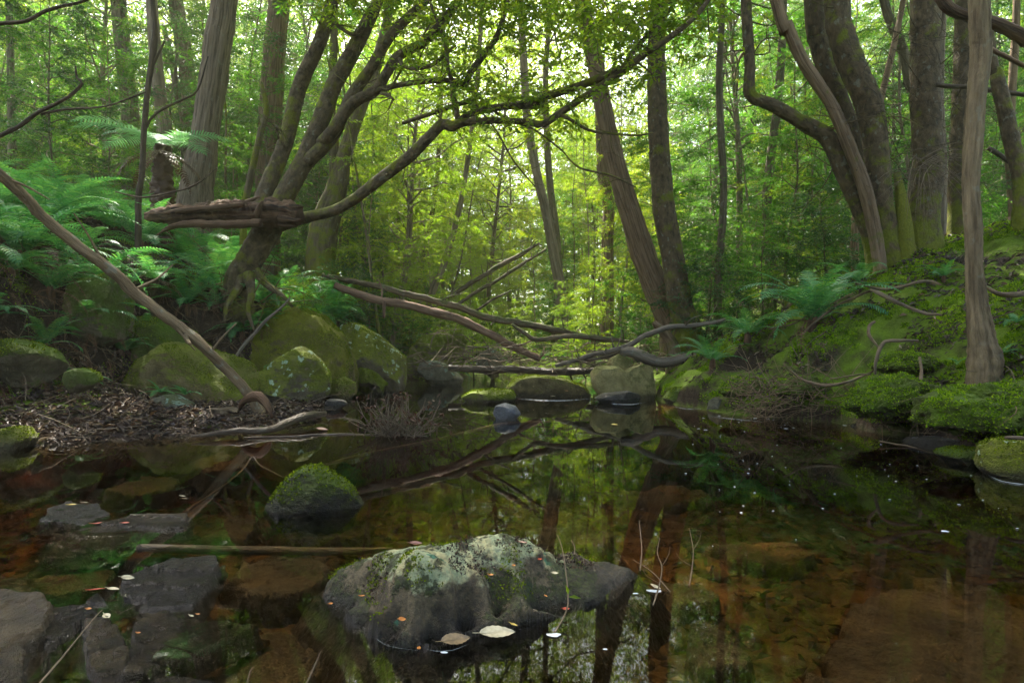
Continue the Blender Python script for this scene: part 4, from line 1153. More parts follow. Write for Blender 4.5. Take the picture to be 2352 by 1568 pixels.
simple([(1580, 765, 13.5), (1562, 700, 13.5), (1545, 590, 13.5), (1528, 500, 13.5), (1518, 400, 13.5), (1510, 250, 13.5), (1508, 120, 13.5), (1512, 0, 13.5)], [34, 28, 25, 25, 24, 22, 20, 19], M['smooth_b'], 'upright dark trunk streaked with moss, crossing the big leaning trunk at the foot', 11, ('tall', 2, 1.3), cmat='leaf', seg=28, ridge=.06)
simple([(1545, 800, 13), (1530, 770, 13), (1510, 748, 13), (1500, 740, 13)], [16, 12, 9, 6], M['stringy_red'], 'broken reddish stump leaning at the foot of the crossed trunks', name='stump', cat='stump', ridge=.2)
simple([(1395, 560, 20), (1398, 480, 20), (1385, 400, 20), (1380, 330, 20)], [14, 13, 13, 11], M['stringy_red'], 'orange-brown broken trunk beside the big leaning trunk', 12, ('mid', 2, .8), cmat='leaf_light')

# big multi-stemmed clump on the mossy bank
DC = 10.2
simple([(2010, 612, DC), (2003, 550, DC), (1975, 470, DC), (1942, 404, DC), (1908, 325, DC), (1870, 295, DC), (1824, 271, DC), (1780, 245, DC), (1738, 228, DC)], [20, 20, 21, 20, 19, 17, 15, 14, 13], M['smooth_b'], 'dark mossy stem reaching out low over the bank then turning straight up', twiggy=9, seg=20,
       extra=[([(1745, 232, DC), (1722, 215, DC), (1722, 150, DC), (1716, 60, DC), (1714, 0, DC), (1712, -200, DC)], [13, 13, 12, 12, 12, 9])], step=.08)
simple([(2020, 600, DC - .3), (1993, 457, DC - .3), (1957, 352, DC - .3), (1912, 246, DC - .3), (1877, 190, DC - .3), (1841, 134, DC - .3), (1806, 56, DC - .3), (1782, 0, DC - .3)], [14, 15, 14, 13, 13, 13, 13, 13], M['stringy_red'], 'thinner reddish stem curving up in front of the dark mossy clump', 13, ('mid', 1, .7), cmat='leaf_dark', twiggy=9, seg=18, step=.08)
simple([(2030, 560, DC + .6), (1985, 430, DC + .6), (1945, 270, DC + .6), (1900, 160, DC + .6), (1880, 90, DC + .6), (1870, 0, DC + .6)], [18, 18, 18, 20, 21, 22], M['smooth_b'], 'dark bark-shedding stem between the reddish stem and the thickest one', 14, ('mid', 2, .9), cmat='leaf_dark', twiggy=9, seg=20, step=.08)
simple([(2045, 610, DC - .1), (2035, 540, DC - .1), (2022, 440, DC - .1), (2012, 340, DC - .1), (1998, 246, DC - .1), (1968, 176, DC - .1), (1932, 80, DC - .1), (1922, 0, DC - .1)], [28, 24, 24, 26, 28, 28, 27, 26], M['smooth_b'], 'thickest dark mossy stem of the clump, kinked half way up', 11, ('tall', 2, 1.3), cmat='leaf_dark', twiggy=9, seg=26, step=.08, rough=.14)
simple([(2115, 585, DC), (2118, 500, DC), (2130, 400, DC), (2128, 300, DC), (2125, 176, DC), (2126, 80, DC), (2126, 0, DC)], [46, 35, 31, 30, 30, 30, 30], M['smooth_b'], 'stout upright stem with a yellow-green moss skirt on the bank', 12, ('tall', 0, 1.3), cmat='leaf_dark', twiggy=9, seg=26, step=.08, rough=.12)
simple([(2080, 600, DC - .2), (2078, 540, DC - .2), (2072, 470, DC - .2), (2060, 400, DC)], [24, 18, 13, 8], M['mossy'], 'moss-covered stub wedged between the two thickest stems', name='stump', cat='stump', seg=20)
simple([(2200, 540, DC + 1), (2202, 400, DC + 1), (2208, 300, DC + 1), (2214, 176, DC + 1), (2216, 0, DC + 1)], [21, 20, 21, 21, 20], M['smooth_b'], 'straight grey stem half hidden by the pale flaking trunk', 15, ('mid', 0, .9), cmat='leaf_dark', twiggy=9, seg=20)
simple([(2262, 838, 6.2), (2252, 770, 6.2), (2243, 690, 6.2), (2237, 600, 6.2), (2235, 520, 6.2), (2230, 430, 6.2), (2236, 330, 6.2), (2243, 230, 6.2), (2252, 120, 6.2), (2248, 0, 6.2)], [34, 24, 19, 17, 17, 16, 18, 18, 20, 20], M['pale'], 'pale weathered trunk with flaking bark standing in the moss by the pool', 8, seg=48, rough=.14, freq=16, ridge=.22, step=.03)
simple([(2345, 420, 9), (2325, 330, 9), (2305, 240, 9), (2288, 170, 9), (2275, 100, 9)], [16, 16, 15, 13, 9], M['smooth_b'], 'dark leaning trunk at the frame edge behind the pale trunk', 10, ('mid', 1, .7), cmat='leaf_dark')
simple([(2325, 480, 14), (2318, 380, 14), (2322, 250, 14), (2330, 120, 14), (2335, 0, 14)], [8, 8, 8, 8, 7], M['stringy_red'], 'slim pinkish trunk farther back at the frame edge', 12, ('mid', 2, .7))
simple([(2165, 500, 12.5), (2168, 380, 12.5), (2160, 200, 12.5), (2168, 0, 12.5)], [8, 7, 7, 6], M['bg_pale'], 'slim pale stem seen just behind the stout upright stem', 12, ('sapling', 0, .8))
simple([(1965, 500, 13.5), (1985, 380, 13.5), (2030, 200, 13.5), (2075, 0, 13.5)], [8, 7, 7, 6], M['stringy_red'], 'slim reddish stem slanting behind the thickest stem', 12, ('sapling', 1, .8))
simple([(1650, 640, 16), (1662, 450, 16), (1652, 200, 16), (1660, 0, 16)], [9, 8, 8, 7], M['bg'], 'slim dark stem between the crossed trunks and the reaching stem', 13, ('mid', 1, .7))
simple([(1770, 620, 17), (1762, 450, 17), (1790, 200, 17), (1800, 0, 17)], [12, 10, 9, 8], M['bg'], 'grey stem standing behind the low reaching stem', 13, ('mid', 2, .7))
simple([(2130, 240, 14), (2100, 220, 14), (2075, 120, 14), (2050, 60, 14), (2030, 0, 14)], [12, 12, 11, 10, 9], M['bg'], 'crooked brown trunk seen between the stout stems', 12, ('mid', 0, .7))

# ------------------------------------------------------------------ logs, poles, branches
def log(name, pts, rad, mat, label, cat, group=None, seg=14, step=.06, rough=.22, freq=8, ridge=.14, extra=(), wob=.05):
    pp = np.array([P(*p) if len(p) == 3 else p[0] for p in pts])
    rr = np.array([r * q[1] / F for r, q in zip(rad, pp)])
    mb = MB()
    tube(mb, pp, rr, seg, step, rough, freq, ridge=ridge, seed=len(label), wob=wob)
    Ltot = np.linalg.norm(pp[-1] - pp[0])
    if Ltot > 2.5 and seg > 8:
        rl = np.random.default_rng(len(label) * 7)
        for q_ in range(int(3 + Ltot * .8)):
            i_ = int(rl.integers(1, len(pp) - 1))
            c_ = pp[i_] + (pp[i_ + 1] - pp[i_]) * rl.random()
            d_ = nrm(rl.normal(size=3) * [1, .7, .8] + [0, 0, .25])
            l_ = rl.uniform(.12, .75)
            tube(mb, [c_, c_ + d_ * l_ * .5 + rl.normal(size=3) * .04, c_ + d_ * l_], [rr[i_] * .32, rr[i_] * .22, rr[i_] * .1 + .002], 5, .08, .2, 9, cap=True, seed=q_)
    for (p2, r2) in extra:
        q = np.array([P(*p) for p in p2])
        tube(mb, q, [r * c[1] / F for r, c in zip(r2, q)], 7, step, rough, freq, seed=3)
    o = link(name, mb.mesh(name, mat, pp[0]), None, pp[0])
    return tag(o, label, cat, group)

log('leaning_pole', [(-40, 372, 6.2), (0, 402, 6.3), (60, 455, 6.5), (120, 520, 6.7), (200, 578, 6.9), (270, 630, 7.1), (300, 665, 7.2), (350, 705, 7.3), (400, 745, 7.4), (440, 775, 7.5), (480, 810, 7.6), (520, 850, 7.8), (560, 890, 7.9), (585, 920, 8.0), (605, 975, 8.0)],
    [11, 12, 12, 12, 12, 13, 13, 12, 12, 13, 11, 11, 11, 12, 13], M['pole'], 'long bare dead pole leaning down the bank to the water edge', 'dead pole', step=.04, rough=.18, freq=12, ridge=.05,
    extra=[([(425, 770, 7.45), (432, 785, 7.4), (438, 790, 7.35)], [6, 5, 3])])
log('rotten_log', [(335, 497, 10.2), (365, 496, 10.2), (430, 494, 10.3), (500, 492, 10.4), (560, 488, 10.4), (620, 490, 10.4), (665, 493, 10.4), (690, 497, 10.4)], [10, 18, 25, 28, 29, 28, 26, 19], M['rotten'],
    'dark rotten split log lying against the leaning tree above the ferns', 'log', seg=30, step=.03, rough=.42, freq=9, ridge=.42, extra=[([(590, 495, 10.2), (597, 475, 10.1), (603, 462, 10.05)], [9, 7, 3]), ([(640, 478, 10.3), (680, 474, 10.3), (698, 476, 10.3)], [8, 6, 1]), ([(640, 500, 10.2), (676, 506, 10.2), (694, 504, 10.2)], [9, 6, 1]), ([(640, 515, 10.3), (668, 519, 10.3), (682, 521, 10.3)], [6, 4, 1]),
           ([(560, 470, 10.1), (500, 476, 10.1), (420, 484, 10.1), (372, 490, 10.1)], [6, 8, 7, 3]), ([(600, 512, 10.1), (520, 515, 10.1), (440, 514, 10.1), (392, 522, 10.1), (360, 540, 10.1)], [9, 10, 9, 6, 2]), ([(380, 488, 10.3), (350, 491, 10.3), (332, 488, 10.3)], [7, 4, 1])])
log('fallen_log', [(740, 632, 13.5), (780, 640, 13.5), (868, 658, 13.5), (974, 684, 13.5), (1044, 702, 13.6), (1114, 727, 13.7), (1220, 746, 13.8), (1290, 762, 13.9), (1360, 776, 14), (1448, 783, 14)], [5, 6.5, 7, 7.5, 8, 8, 8, 7.5, 6, 4], M['mosslog'],
    'long dark fallen trunk bridging the creek gap, uppermost of the two sloping ones', 'fallen trunk')
log('fallen_log', [(770, 655, 12.8), (800, 668, 12.8), (886, 693, 12.9), (974, 712, 13), (1061, 737, 13.2), (1132, 769, 13.5), (1184, 797, 13.8), (1240, 824, 14)], [8, 9, 10, 10, 10, 9, 9, 7], M['redlog'],
    'reddish shaggy fallen trunk sloping down to the rocks below the dark one', 'fallen trunk', rough=.2, ridge=.15,
    extra=[([(882, 692, 12.8), (882, 730, 12.8)], [4, 3])])
log('fallen_branch', [(1175, 745, 13.2), (1205, 765, 13.2), (1237, 779, 13.2), (1325, 772, 13.2), (1430, 783, 13.2)], [3.5, 4.5, 5.5, 6, 5], M['mosslog'], 'dark bent branch curving below the sloping fallen trunks', 'fallen branch')
log('fallen_branch', [(1276, 840, 13), (1360, 816, 12.8), (1431, 797, 12.6), (1483, 772, 12.5), (1536, 753, 12.4), (1590, 748, 12.4), (1668, 733, 12.3)], [5, 6, 6, 6, 6, 5, 4], M['greylog'], 'weathered curved branch sweeping up from the log jam to the fern bank', 'fallen branch', ridge=.2,
    extra=[([(1290, 832, 13), (1380, 822, 12.9), (1440, 800, 12.7), (1490, 765, 12.6)], [4, 4, 4, 3])])
log('log', [(1030, 845, 14.6), (1100, 848, 14.6), (1200, 850, 14.4), (1300, 852, 14.2), (1375, 850, 14)], [8, 9, 8.5, 8.5, 7], M['wetlog'], 'dark straight log lying level across the creek behind the mid-stream rock', 'log')
log('log', [(1425, 806, 11.9), (1450, 810, 11.9), (1480, 822, 11.9), (1519, 832, 11.9), (1560, 826, 11.9), (1600, 815, 12)], [10, 12, 14, 13, 12, 8], M['greylog'], 'grey weathered stump log lying behind the tan boulder', 'log', rough=.3, ridge=.2)
log('leaning_log', [(1010, 700, 19), (1060, 664, 19), (1130, 622, 19), (1190, 588, 19), (1240, 560, 19)], [5, 5.5, 5.5, 5, 3], M['mosslog'], 'upper of two parallel dead trunks propped at a slant in the creek gap', 'leaning log')
log('leaning_log', [(1040, 705, 18.5), (1100, 668, 18.5), (1180, 620, 18.5), (1255, 572, 18.5)], [4, 4, 4, 2.5], M['mosslog'], 'lower of two parallel dead trunks propped at a slant in the creek gap', 'leaning log')
log('leaning_log', [(1090, 715, 18), (1130, 690, 18), (1170, 668, 18)], [3, 3, 2], M['mosslog'], 'short slanting dead branch under the pair of propped trunks', 'leaning log')
log('dead_stick', [(540, 822, 9.9), (560, 790, 9.9), (585, 765, 9.9), (620, 730, 9.9), (645, 705, 9.9), (665, 682, 9.9)], [3.5, 4, 4, 3.5, 3, 2], M['greylog'], 'pale grey stick leaning on the domed boulder', 'stick', seg=7)
log('drift_log', [(440, 1002, 6.2), (520, 992, 6.4), (600, 986, 6.6), (660, 972, 7), (710, 958, 7.4), (745, 948, 7.7)], [3, 6, 8, 9, 9, 6], M['wetlog'], 'wet grey driftwood log at the foot of the leaf litter bank', 'drift log', rough=.2)
log('drift_stick', [(560, 1005, 6.3), (700, 1000, 6.5), (800, 996, 6.6), (980, 1003, 6.4)], [2, 3, 3, 1.5], M['wetlog'], 'thin dark stick floating at the shallow edge below the driftwood log', 'stick', seg=7)
log('root_snag', [(548, 945, 7.7), (560, 925, 7.6), (590, 912, 7.5), (612, 925, 7.4), (625, 960, 7.3)], [3, 7, 12, 10, 3], M['rotten'], 'curled dark bark shell hooked over the foot of the leaning pole', 'bark piece', rough=.3, ridge=.2)
def sunkz(name, pts, rad, mat, label, cat):
    pp = np.array([Pz(*p) for p in pts])
    mb = MB()
    tube(mb, pp, [r * q[1] / F for r, q in zip(rad, pp)], 14, .04, .12, 9, ridge=.06, seed=2)
    return tag(link(name, mb.mesh(name, mat, pp[0]), None, pp[0]), label, cat)
sunkz('sunken_log', [(318, 1256, .012), (345, 1258, -.005), (480, 1262, -.04), (620, 1264, -.06), (770, 1266, -.08), (900, 1262, -.10)], [7, 9, 10, 10, 9, 6], M['stick'], 'straight sunken log with its pale end just out of the water', 'sunken log')
sunkz('sunken_branch', [(650, 1095, -.08), (830, 1045, -.05), (1000, 1010, -.04), (1150, 975, -.03), (1260, 968, -.03), (1330, 960, -.02)], [3, 4, 4, 4, 3, 2], M['rotten'], 'long curved sunken branch crossing the pool near the blue-grey stone', 'sunken branch')
sunkz('sunken_branch', [(430, 1170, -.10), (520, 1110, -.08), (560, 1075, -.05), (580, 1050, .01), (600, 1070, -.03), (680, 1110, -.07)], [2, 2, 2, 2, 2, 1], M['stick'], 'thin bent sunken branch beside the moss-capped stone', 'sunken branch')

BR = 'bare branches reaching in above the ferns'
log('bare_branch', [(-60, 345, 6), (15, 303, 6), (60, 280, 6), (110, 250, 6), (160, 222, 6), (190, 190, 6), (178, 178, 6), (176, 150, 6)], [4, 4.5, 4.5, 4, 3.5, 3, 2.5, 2], M['twig'], 'crooked bare branch rising from the fern tops at the frame edge', 'branch', BR, seg=8,
    extra=[([(95, 262, 6), (150, 252, 6), (240, 245, 6), (300, 225, 6), (335, 212, 6)], [3, 2.5, 2, 2, 1.5])])
log('bare_branch', [(-60, 70, 6.5), (0, 58, 6.5), (60, 48, 6.5), (110, 25, 6.5), (150, 12, 6.5), (200, 0, 6.5), (260, -30, 6.5)], [4, 4, 4, 4, 3.5, 3, 2.5], M['twig'], 'dark bare branch entering at the upper frame corner', 'branch', BR, seg=8)
log('bare_branch', [(265, 440, 8), (330, 455, 8), (400, 440, 8), (450, 420, 8), (500, 385, 8)], [1.5, 2, 2, 2, 1], M['twig'], 'thin dead branch crossing low in front of the thick grey trunk', 'branch', BR, seg=6)
log('fallen_log', [(2150, -20, 8), (2180, 18, 8), (2230, 40, 8), (2290, 58, 8), (2352, 88, 8), (2420, 110, 8)], [10, 12, 12, 13, 15, 15], M['rotten'], 'dark broken trunk hung up high behind the pale flaking trunk', 'fallen trunk')
HG = 'dead branches hung up behind the pale trunk'
for k, (a, lab) in enumerate([([(2215, 45, 9), (2270, 60, 9), (2352, 88, 9), (2400, 100, 9)], 'upper thin dead branch just under the hung-up dark trunk'),
    ([(2240, 90, 8.4), (2300, 125, 8.4), (2352, 150, 8.4), (2400, 165, 8.4)], 'reddish dead branch sloping down behind the pale trunk'),
    ([(2150, 195, 9.5), (2200, 198, 9.5), (2260, 206, 9.5), (2352, 220, 9.5), (2400, 225, 9.5)], 'level dead branch crossing behind the pale trunk at mid height'),
    ([(2270, 340, 9.5), (2310, 370, 9.5), (2352, 395, 9.5), (2400, 410, 9.5)], 'low dead branch sloping out behind the pale trunk')]):
    log('dead_branch', a, [5, 5, 5, 5, 4][:len(a)], M['twig'] if k != 1 else M['redlog'], lab, 'dead branch', HG, seg=8)
RG = 'roots and branches on the mossy bank'
for k, (a, r, lab) in enumerate([
    ([(2000, 665, 8.5), (2020, 672, 8.3), (2050, 688, 8.1), (2090, 708, 7.9), (2130, 722, 7.7), (2160, 722, 7.5)], [3, 5, 5, 4, 4, 3], 'pale curved branch lying on the moss below the clump of stems'),
    ([(1965, 650, 8.8), (2020, 660, 8.6), (2080, 655, 8.4), (2130, 645, 8.4), (2160, 655, 8.2)], [2, 3, 4, 4, 2], 'mossy root snaking along the bank under the stout stem'),
    ([(2255, 650, 6.6), (2290, 672, 6.4), (2330, 675, 6.4), (2420, 668, 6.4)], [3, 5, 7, 7], 'brown fallen branch on the bank right behind the pale trunk'),
    ([(2010, 860, 6.9), (2012, 820, 6.9), (2025, 788, 6.9), (2060, 785, 6.8), (2105, 783, 6.8)], [3, 4, 4, 4, 3], 'bent grey root elbow standing out of the moss'),
    ([(1800, 835, 7.9), (1840, 870, 7.6), (1900, 885, 7.4), (1960, 872, 7.4), (2050, 830, 7.4)], [2, 3, 4, 3, 2], 'long sagging root hanging over the undercut bank'),
    ([(2020, 800, 7.2), (1995, 770, 7.3), (1995, 745, 7.4), (2010, 735, 7.4)], [2, 4, 4, 3], 'short hooked root stub above the bent elbow'),
    ([(2112, 820, 6.4), (2118, 870, 6.3), (2112, 905, 6.2), (2118, 935, 6.1)], [3, 4, 3, 2], 'dark dead twig dangling down the undercut'),
    ([(1905, 870, 7), (1990, 860, 6.9), (2070, 885, 6.7), (2130, 910, 6.5), (2200, 960, 6.2)], [1.5, 2, 2, 2, 1], 'thin dark branch lying down the moss towards the pool'),
    ([(2020, 1012, 5.9), (2080, 1018, 5.8), (2150, 1042, 5.6)], [1.5, 2.5, 2], 'thin branch lying at the water under the overhang'),
    ([(2376, 1010, 4.0), (2330, 1002, 4.05), (2310, 1000, 4.1)], [4, 5, 4], 'short pale stick end on the lichen-spotted stone'),
    ([(1840, 770, 9), (1870, 740, 9), (1930, 700, 9), (2000, 668, 8.8), (2040, 660, 8.7)], [2, 3, 3, 3, 2], 'thin dead branch rising behind the big fern'),
    ([(1770, 755, 9.4), (1830, 738, 9.3), (1900, 700, 9.1), (1960, 672, 9)], [2, 2, 2, 2], 'thin twig lying along the bank in front of the big fern')]):
    log('root' if 'root' in lab else 'fallen_branch', a, r, M['root'] if k not in (0, 3, 9) else M['stick'], lab, 'root' if 'root' in lab else 'fallen branch', RG, seg=8, rough=.15)

# ------------------------------------------------------------------ ferns
USED = set()
def frond(seed, L, pl, e0, curl, n=34, bend=0.0, w=0.16):
    r_ = np.random.default_rng(seed)
    m = 14
    s = np.linspace(0, 1, m)
    el = e0 - curl * s ** 1.3
    dx = np.cos(el)
    dz = np.sin(el)
    ds = L / (m - 1)
    x = np.concatenate([[0], np.cumsum(dx[:-1] * ds)])
    z = np.concatenate([[0], np.cumsum(dz[:-1] * ds)])
    y = bend * s ** 2 * L
    C = np.c_[x, y, z]
    mb = MB()
    tube(mb, C, 0.006 * (1.1 - s) + 0.001, 4, L / 12, cap=False)
    t = np.linspace(0.10, 0.985, n)
    t = np.repeat(t, 2)
    sg = np.tile([-1, 1], n)
    o = np.stack([np.interp(t, s, C[:, i]) for i in range(3)], 1)
    T = nrm(np.stack([np.interp(t, s, np.gradient(C[:, i])) for i in range(3)], 1))
    S = nrm(np.cross(T, np.array([-np.sin(e0), 0, 1.0])))
    Nn = np.cross(S, T)
    prof = np.clip(np.sin(np.pi * (0.06 + 0.9 * t ** 0.8)), 0.05, 1) * np.minimum(1, (1.02 - t) * 5)
    l = pl * prof * r_.uniform(0.88, 1.08, len(t))
    d = nrm(S * sg[:, None] + T * (0.28 + 0.35 * t)[:, None] + Nn * (0.10 + r_.normal(size=len(t)) * 0.06)[:, None])
    wd = np.minimum(pl * w, L * 0.9 / n * 0.62)
    wv = nrm(np.cross(d, Nn)) * sg[:, None]
    mid = o + d * (l * 0.55)[:, None] - np.array([0, 0, 1]) * (l * 0.05)[:, None]
    tip = o + d * l[:, None] - np.array([0, 0, 1]) * (l * 0.22)[:, None]
    V = np.stack([o - wv * wd * .5, o + wv * wd * .5, mid - wv * wd * .42, mid + wv * wd * .42, tip], 1).reshape(-1, 3)
    b = np.arange(len(t))[:, None] * 5
    mb.add(V, b + [0, 1, 3, 2], b + [2, 3, 4])
    return mb

def rosette(seed, nf, L, pl, e_lo, e_hi, n=34, curl=1.5, spread=1.0):
    r_ = np.random.default_rng(seed)
    mb = MB()
    for k in range(nf):
        az = k * 2.39996 + r_.normal() * 0.25
        e0 = r_.uniform(e_lo, e_hi)
        f = frond(seed * 31 + k, L * r_.uniform(0.7, 1.1), pl, e0, curl * r_.uniform(0.7, 1.3), n, r_.normal() * 0.12)
        V = np.concatenate(f.V)
        tw = r_.normal() * 0.3
        c, s = math.cos(tw), math.sin(tw)
        V = np.c_[V[:, 0], V[:, 1] * c - V[:, 2] * s * 0.2, V[:, 2] + V[:, 1] * s * 0.2]
        c, s = math.cos(az), math.sin(az)
        V = np.c_[V[:, 0] * c - V[:, 1] * s, V[:, 0] * s + V[:, 1] * c, V[:, 2]]
        mb.add(V, np.concatenate(f.q), np.concatenate(f.t))
    return mb

FM, SM, DM = [], [], []
for k in range(5):
    FM.append(rosette(50 + k, [15, 18, 13, 20, 11][k], 1.25, 0.165, 0.45, 1.30, 30, 1.6).mesh('fronds', M['fern'], smooth=False))
for k in range(2):
    DM.append(rosette(70 + k, 7, 0.85, 0.08, -0.1, 0.4, 20, 1.9).mesh('dead_fronds', M['deadfrond'], smooth=False))
mb = MB()
tube(mb, [(0, 0, -.25), (0.01, 0, -.05), (0, 0.01, .07)], [.07, .075, .04], 9, .04, .3, 12)
STUB = mb.mesh('rootstock', M['rotten'])
MINI = [rosette(90 + k, 6 + k * 2, 0.42, 0.075, 0.2, 1.0, 20, 1.3).mesh('fronds', M['fern'], smooth=False) for k in range(3)]

def fern(x, y, s, label, group=None, k=None, mini=False, z=None, dead=False, tilt=(0, 0)):
    k = int(rng.integers(0, 5)) if k is None else k
    t = empty('fern', (x, y, (gz(x, y) if z is None else z) + 0.03), label, 'fern', group)
    t.rotation_euler = (tilt[0], tilt[1], float(rng.uniform(0, 6.28)))
    t.scale = (s, s, s)
    link('fronds', MINI[k % 3] if mini else FM[k], t)
    if not mini: link('rootstock', STUB, t)
    if dead and not mini: link('dead_fronds', DM[k % 2], t)
    return t

def fern_px(px, py, d, s, label, **kw):
    p = P(px, py, d)
    return fern(p[0], p[1], s, label, z=min(p[2], gz(p[0], p[1]) + .1), **kw)

fern_px(1868, 705, 9.2, 1.35, 'large arching fern on the crest of the mossy bank', k=3, dead=True)
fern_px(1716, 730, 10.0, .8, 'medium fern just below the large arching fern', k=0)
fern_px(1636, 832, 10.0, .75, 'fern hanging at the foot of the bank behind the dark mossy stone', k=2)
fern_px(1975, 655, 10.0, .7, 'fern with one long frond leaning against the dark stems', k=4)
fern_px(2168, 545, 8.6, .35, 'small fern at the foot of the stout stem', k=1)
fern_px(2300, 740, 6.3, .6, 'small fern to the right of the pale flaking trunk', mini=True)
fern_px(2335, 715, 6.6, .7, 'small fern at the frame edge behind the pale trunk', mini=True)
fern_px(2200, 790, 6.6, .4, 'tiny fern sprouting from moss left of the pale trunk', mini=True)
fern_px(190, 735, 8.2, 1.0, 'small fern spreading below the mossy block', mini=True, k=2)
fern_px(120, 700, 8.0, .8, 'single drooping fern on the bare bank at the frame side', mini=True, k=1)
fern_px(370, 710, 8.9, .95, 'small fern just above the square-topped boulder, beside the pole', mini=True, k=2)
fern_px(425, 715, 9.0, .8, 'small fern hanging right of the pole above the square-topped boulder', mini=True, k=1)
fern_px(1630, 700, 16, .8, 'distant fern behind the big fern bank', k=1)
fern_px(1440, 770, 17, .9, 'distant fern between the crossed trunks and the bent branch', k=0)
fern_px(1370, 800, 16, .7, 'distant fern in front of the creek gap near the log jam', k=2)
fern_px(1560, 830, 12.5, .5, 'small fern beside the grey stump log', k=4)

# fern beds
def scatter_ferns(n, box, cond, smin, smax, lab, group, sep, seed, mini=0.0):
    r_ = np.random.default_rng(seed)
    pts = []
    for _ in range(n * 40):
        x, y = r_.uniform(box[0], box[1]), r_.uniform(box[2], box[3])
        if not cond(x, y): continue
        if all((x - a) ** 2 + (y - b) ** 2 > sep ** 2 for a, b in pts):
            pts.append((x, y))
            if len(pts) >= n: break
    for q, (x, y) in enumerate(pts):
        z = gz(x, y)
        px, py = CX + F * x / y, HY - F * (z - CAMH) / y
        sc_ = r_.uniform(smin, smax)
        l0 = lab(px, py, y)
        kk = int(r_.integers(0, 5))
        den = ['open', 'full', 'sparse', 'dense', 'thin'][kk]
        l1 = ('small ' if sc_ < smin + (smax - smin) * .33 else ('big ' if sc_ > smin + (smax - smin) * .66 else '')) + l0
        for o in (l0, l1, f'{den} {l0}', f'{den} {l1}'):
            if o not in USED: break
        USED.add(o)
        fern(x, y, sc_, o, group, k=kk, dead=r_.random() < 0.5, mini=r_.random() < mini)
def left_lab(px, py, y):
    row = 'nearest the bare bank' if y < 8.5 else ('in the middle of the bed' if y < 11 else 'at the back of the bed')
    colm = 'by the frame edge' if px < 60 else ('inside the frame edge' if px < 130 else ('below the bare branch' if px < 200 else ('over the mossy block' if px < 270 else ('beside the thin dark sapling' if px < 340 else ('below the tree fern' if px < 400 else ('below the rotten log' if px < 480 else 'against the leaning tree'))))))
    return f'arching green fern {row}, {colm}'
scatter_ferns(46, (-11.5, -4.2, 6.8, 14.5), lambda x, y: gz(x, y) > 2.0 and x / y > -1.05 and not (abs(x / y + .45) < .05 and y > 10.5), 1.0, 1.55, left_lab, 'ferns in the bed on the high bank', .85, 5)
scatter_ferns(17, (-9, -4.6, 6.6, 11.3), lambda x, y: .7 < gz(x, y) < 2.1 and x / y > -.93, .55, .95, lambda px, py, y: f'fern hanging on the dark soil face {"by the frame edge" if px < 90 else ("under the fern bed" if px < 230 else ("over the square-topped boulder" if px < 420 else "under the leaning tree"))}', 'ferns on the dark soil face', .42, 15)
def mid_lab(px, py, y):
    return f'blue-green fern {"low against the boulders" if py > 690 else "high on the slope"} {"close behind the domed boulder" if px < 800 else "towards the fallen trunks"}, {"front row" if y < 13 else "back row"}'
scatter_ferns(44, (-5.2, -1.8, 11.2, 17), lambda x, y: gz(x, y) > 0.4 and x / y > -.46, .7, 1.05, mid_lab, 'ferns on the slope behind the boulders', .55, 6)
scatter_ferns(16, (-5, 9, 18, 34), lambda x, y: True, .7, 1.0, lambda px, py, y: f'far-off fern on the forest floor {"near the creek gap" if px < 1250 else "beyond the log jam"}', 'far ferns on the forest floor', 1.0, 7)

# tree fern
tf = P(372, 335, 13)
t = empty('tree_fern', (tf[0], tf[1], gz(tf[0], tf[1]) - .05), 'tree fern with pale spreading fronds and a shaggy brown trunk behind the ferns', 'tree fern')
hgt = tf[2] - t.location.z
mb = MB()
tube(mb, [(0, 0, -.1), (0.02, 0, hgt * .5), (0, 0, hgt)], [.26, .22, .15], 24, .04, .9, 14)
link('trunk', mb.mesh('trunk', M['deadfrond']), t)
mb = MB()
for k, (az, e0, L) in enumerate([(3.4, .62, 2.0), (2.95, .45, 1.7), (3.9, .4, 1.8), (-.4, .35, 1.5), (4.4, .25, 1.5), (0.2, .55, 1.6), (1.4, .6, 1.6), (2.2, .6, 1.8), (5.2, .2, 1.4)]):
    f = frond(400 + k, L, .46, e0, 1.1, 26, 0, .2)
    V = np.concatenate(f.V)
    c, s = math.cos(az), math.sin(az)
    mb.add(np.c_[V[:, 0] * c - V[:, 1] * s, V[:, 0] * s + V[:, 1] * c, V[:, 2] + hgt], np.concatenate(f.q), np.concatenate(f.t))
link('fronds', mb.mesh('fronds', M['treefern'], smooth=False), t)
mb = MB()
for k in range(9):
    f = frond(450 + k, 1.3, .16, -.3, 1.1, 20, 0, .2)
    V = np.concatenate(f.V)
    c, s = math.cos(k * .7), math.sin(k * .7)
    mb.add(np.c_[V[:, 0] * c - V[:, 1] * s, V[:, 0] * s + V[:, 1] * c, V[:, 2] + hgt - .1], np.concatenate(f.q), np.concatenate(f.t))
link('dead_fronds', mb.mesh('dead_fronds', M['deadfrond'], smooth=False), t)

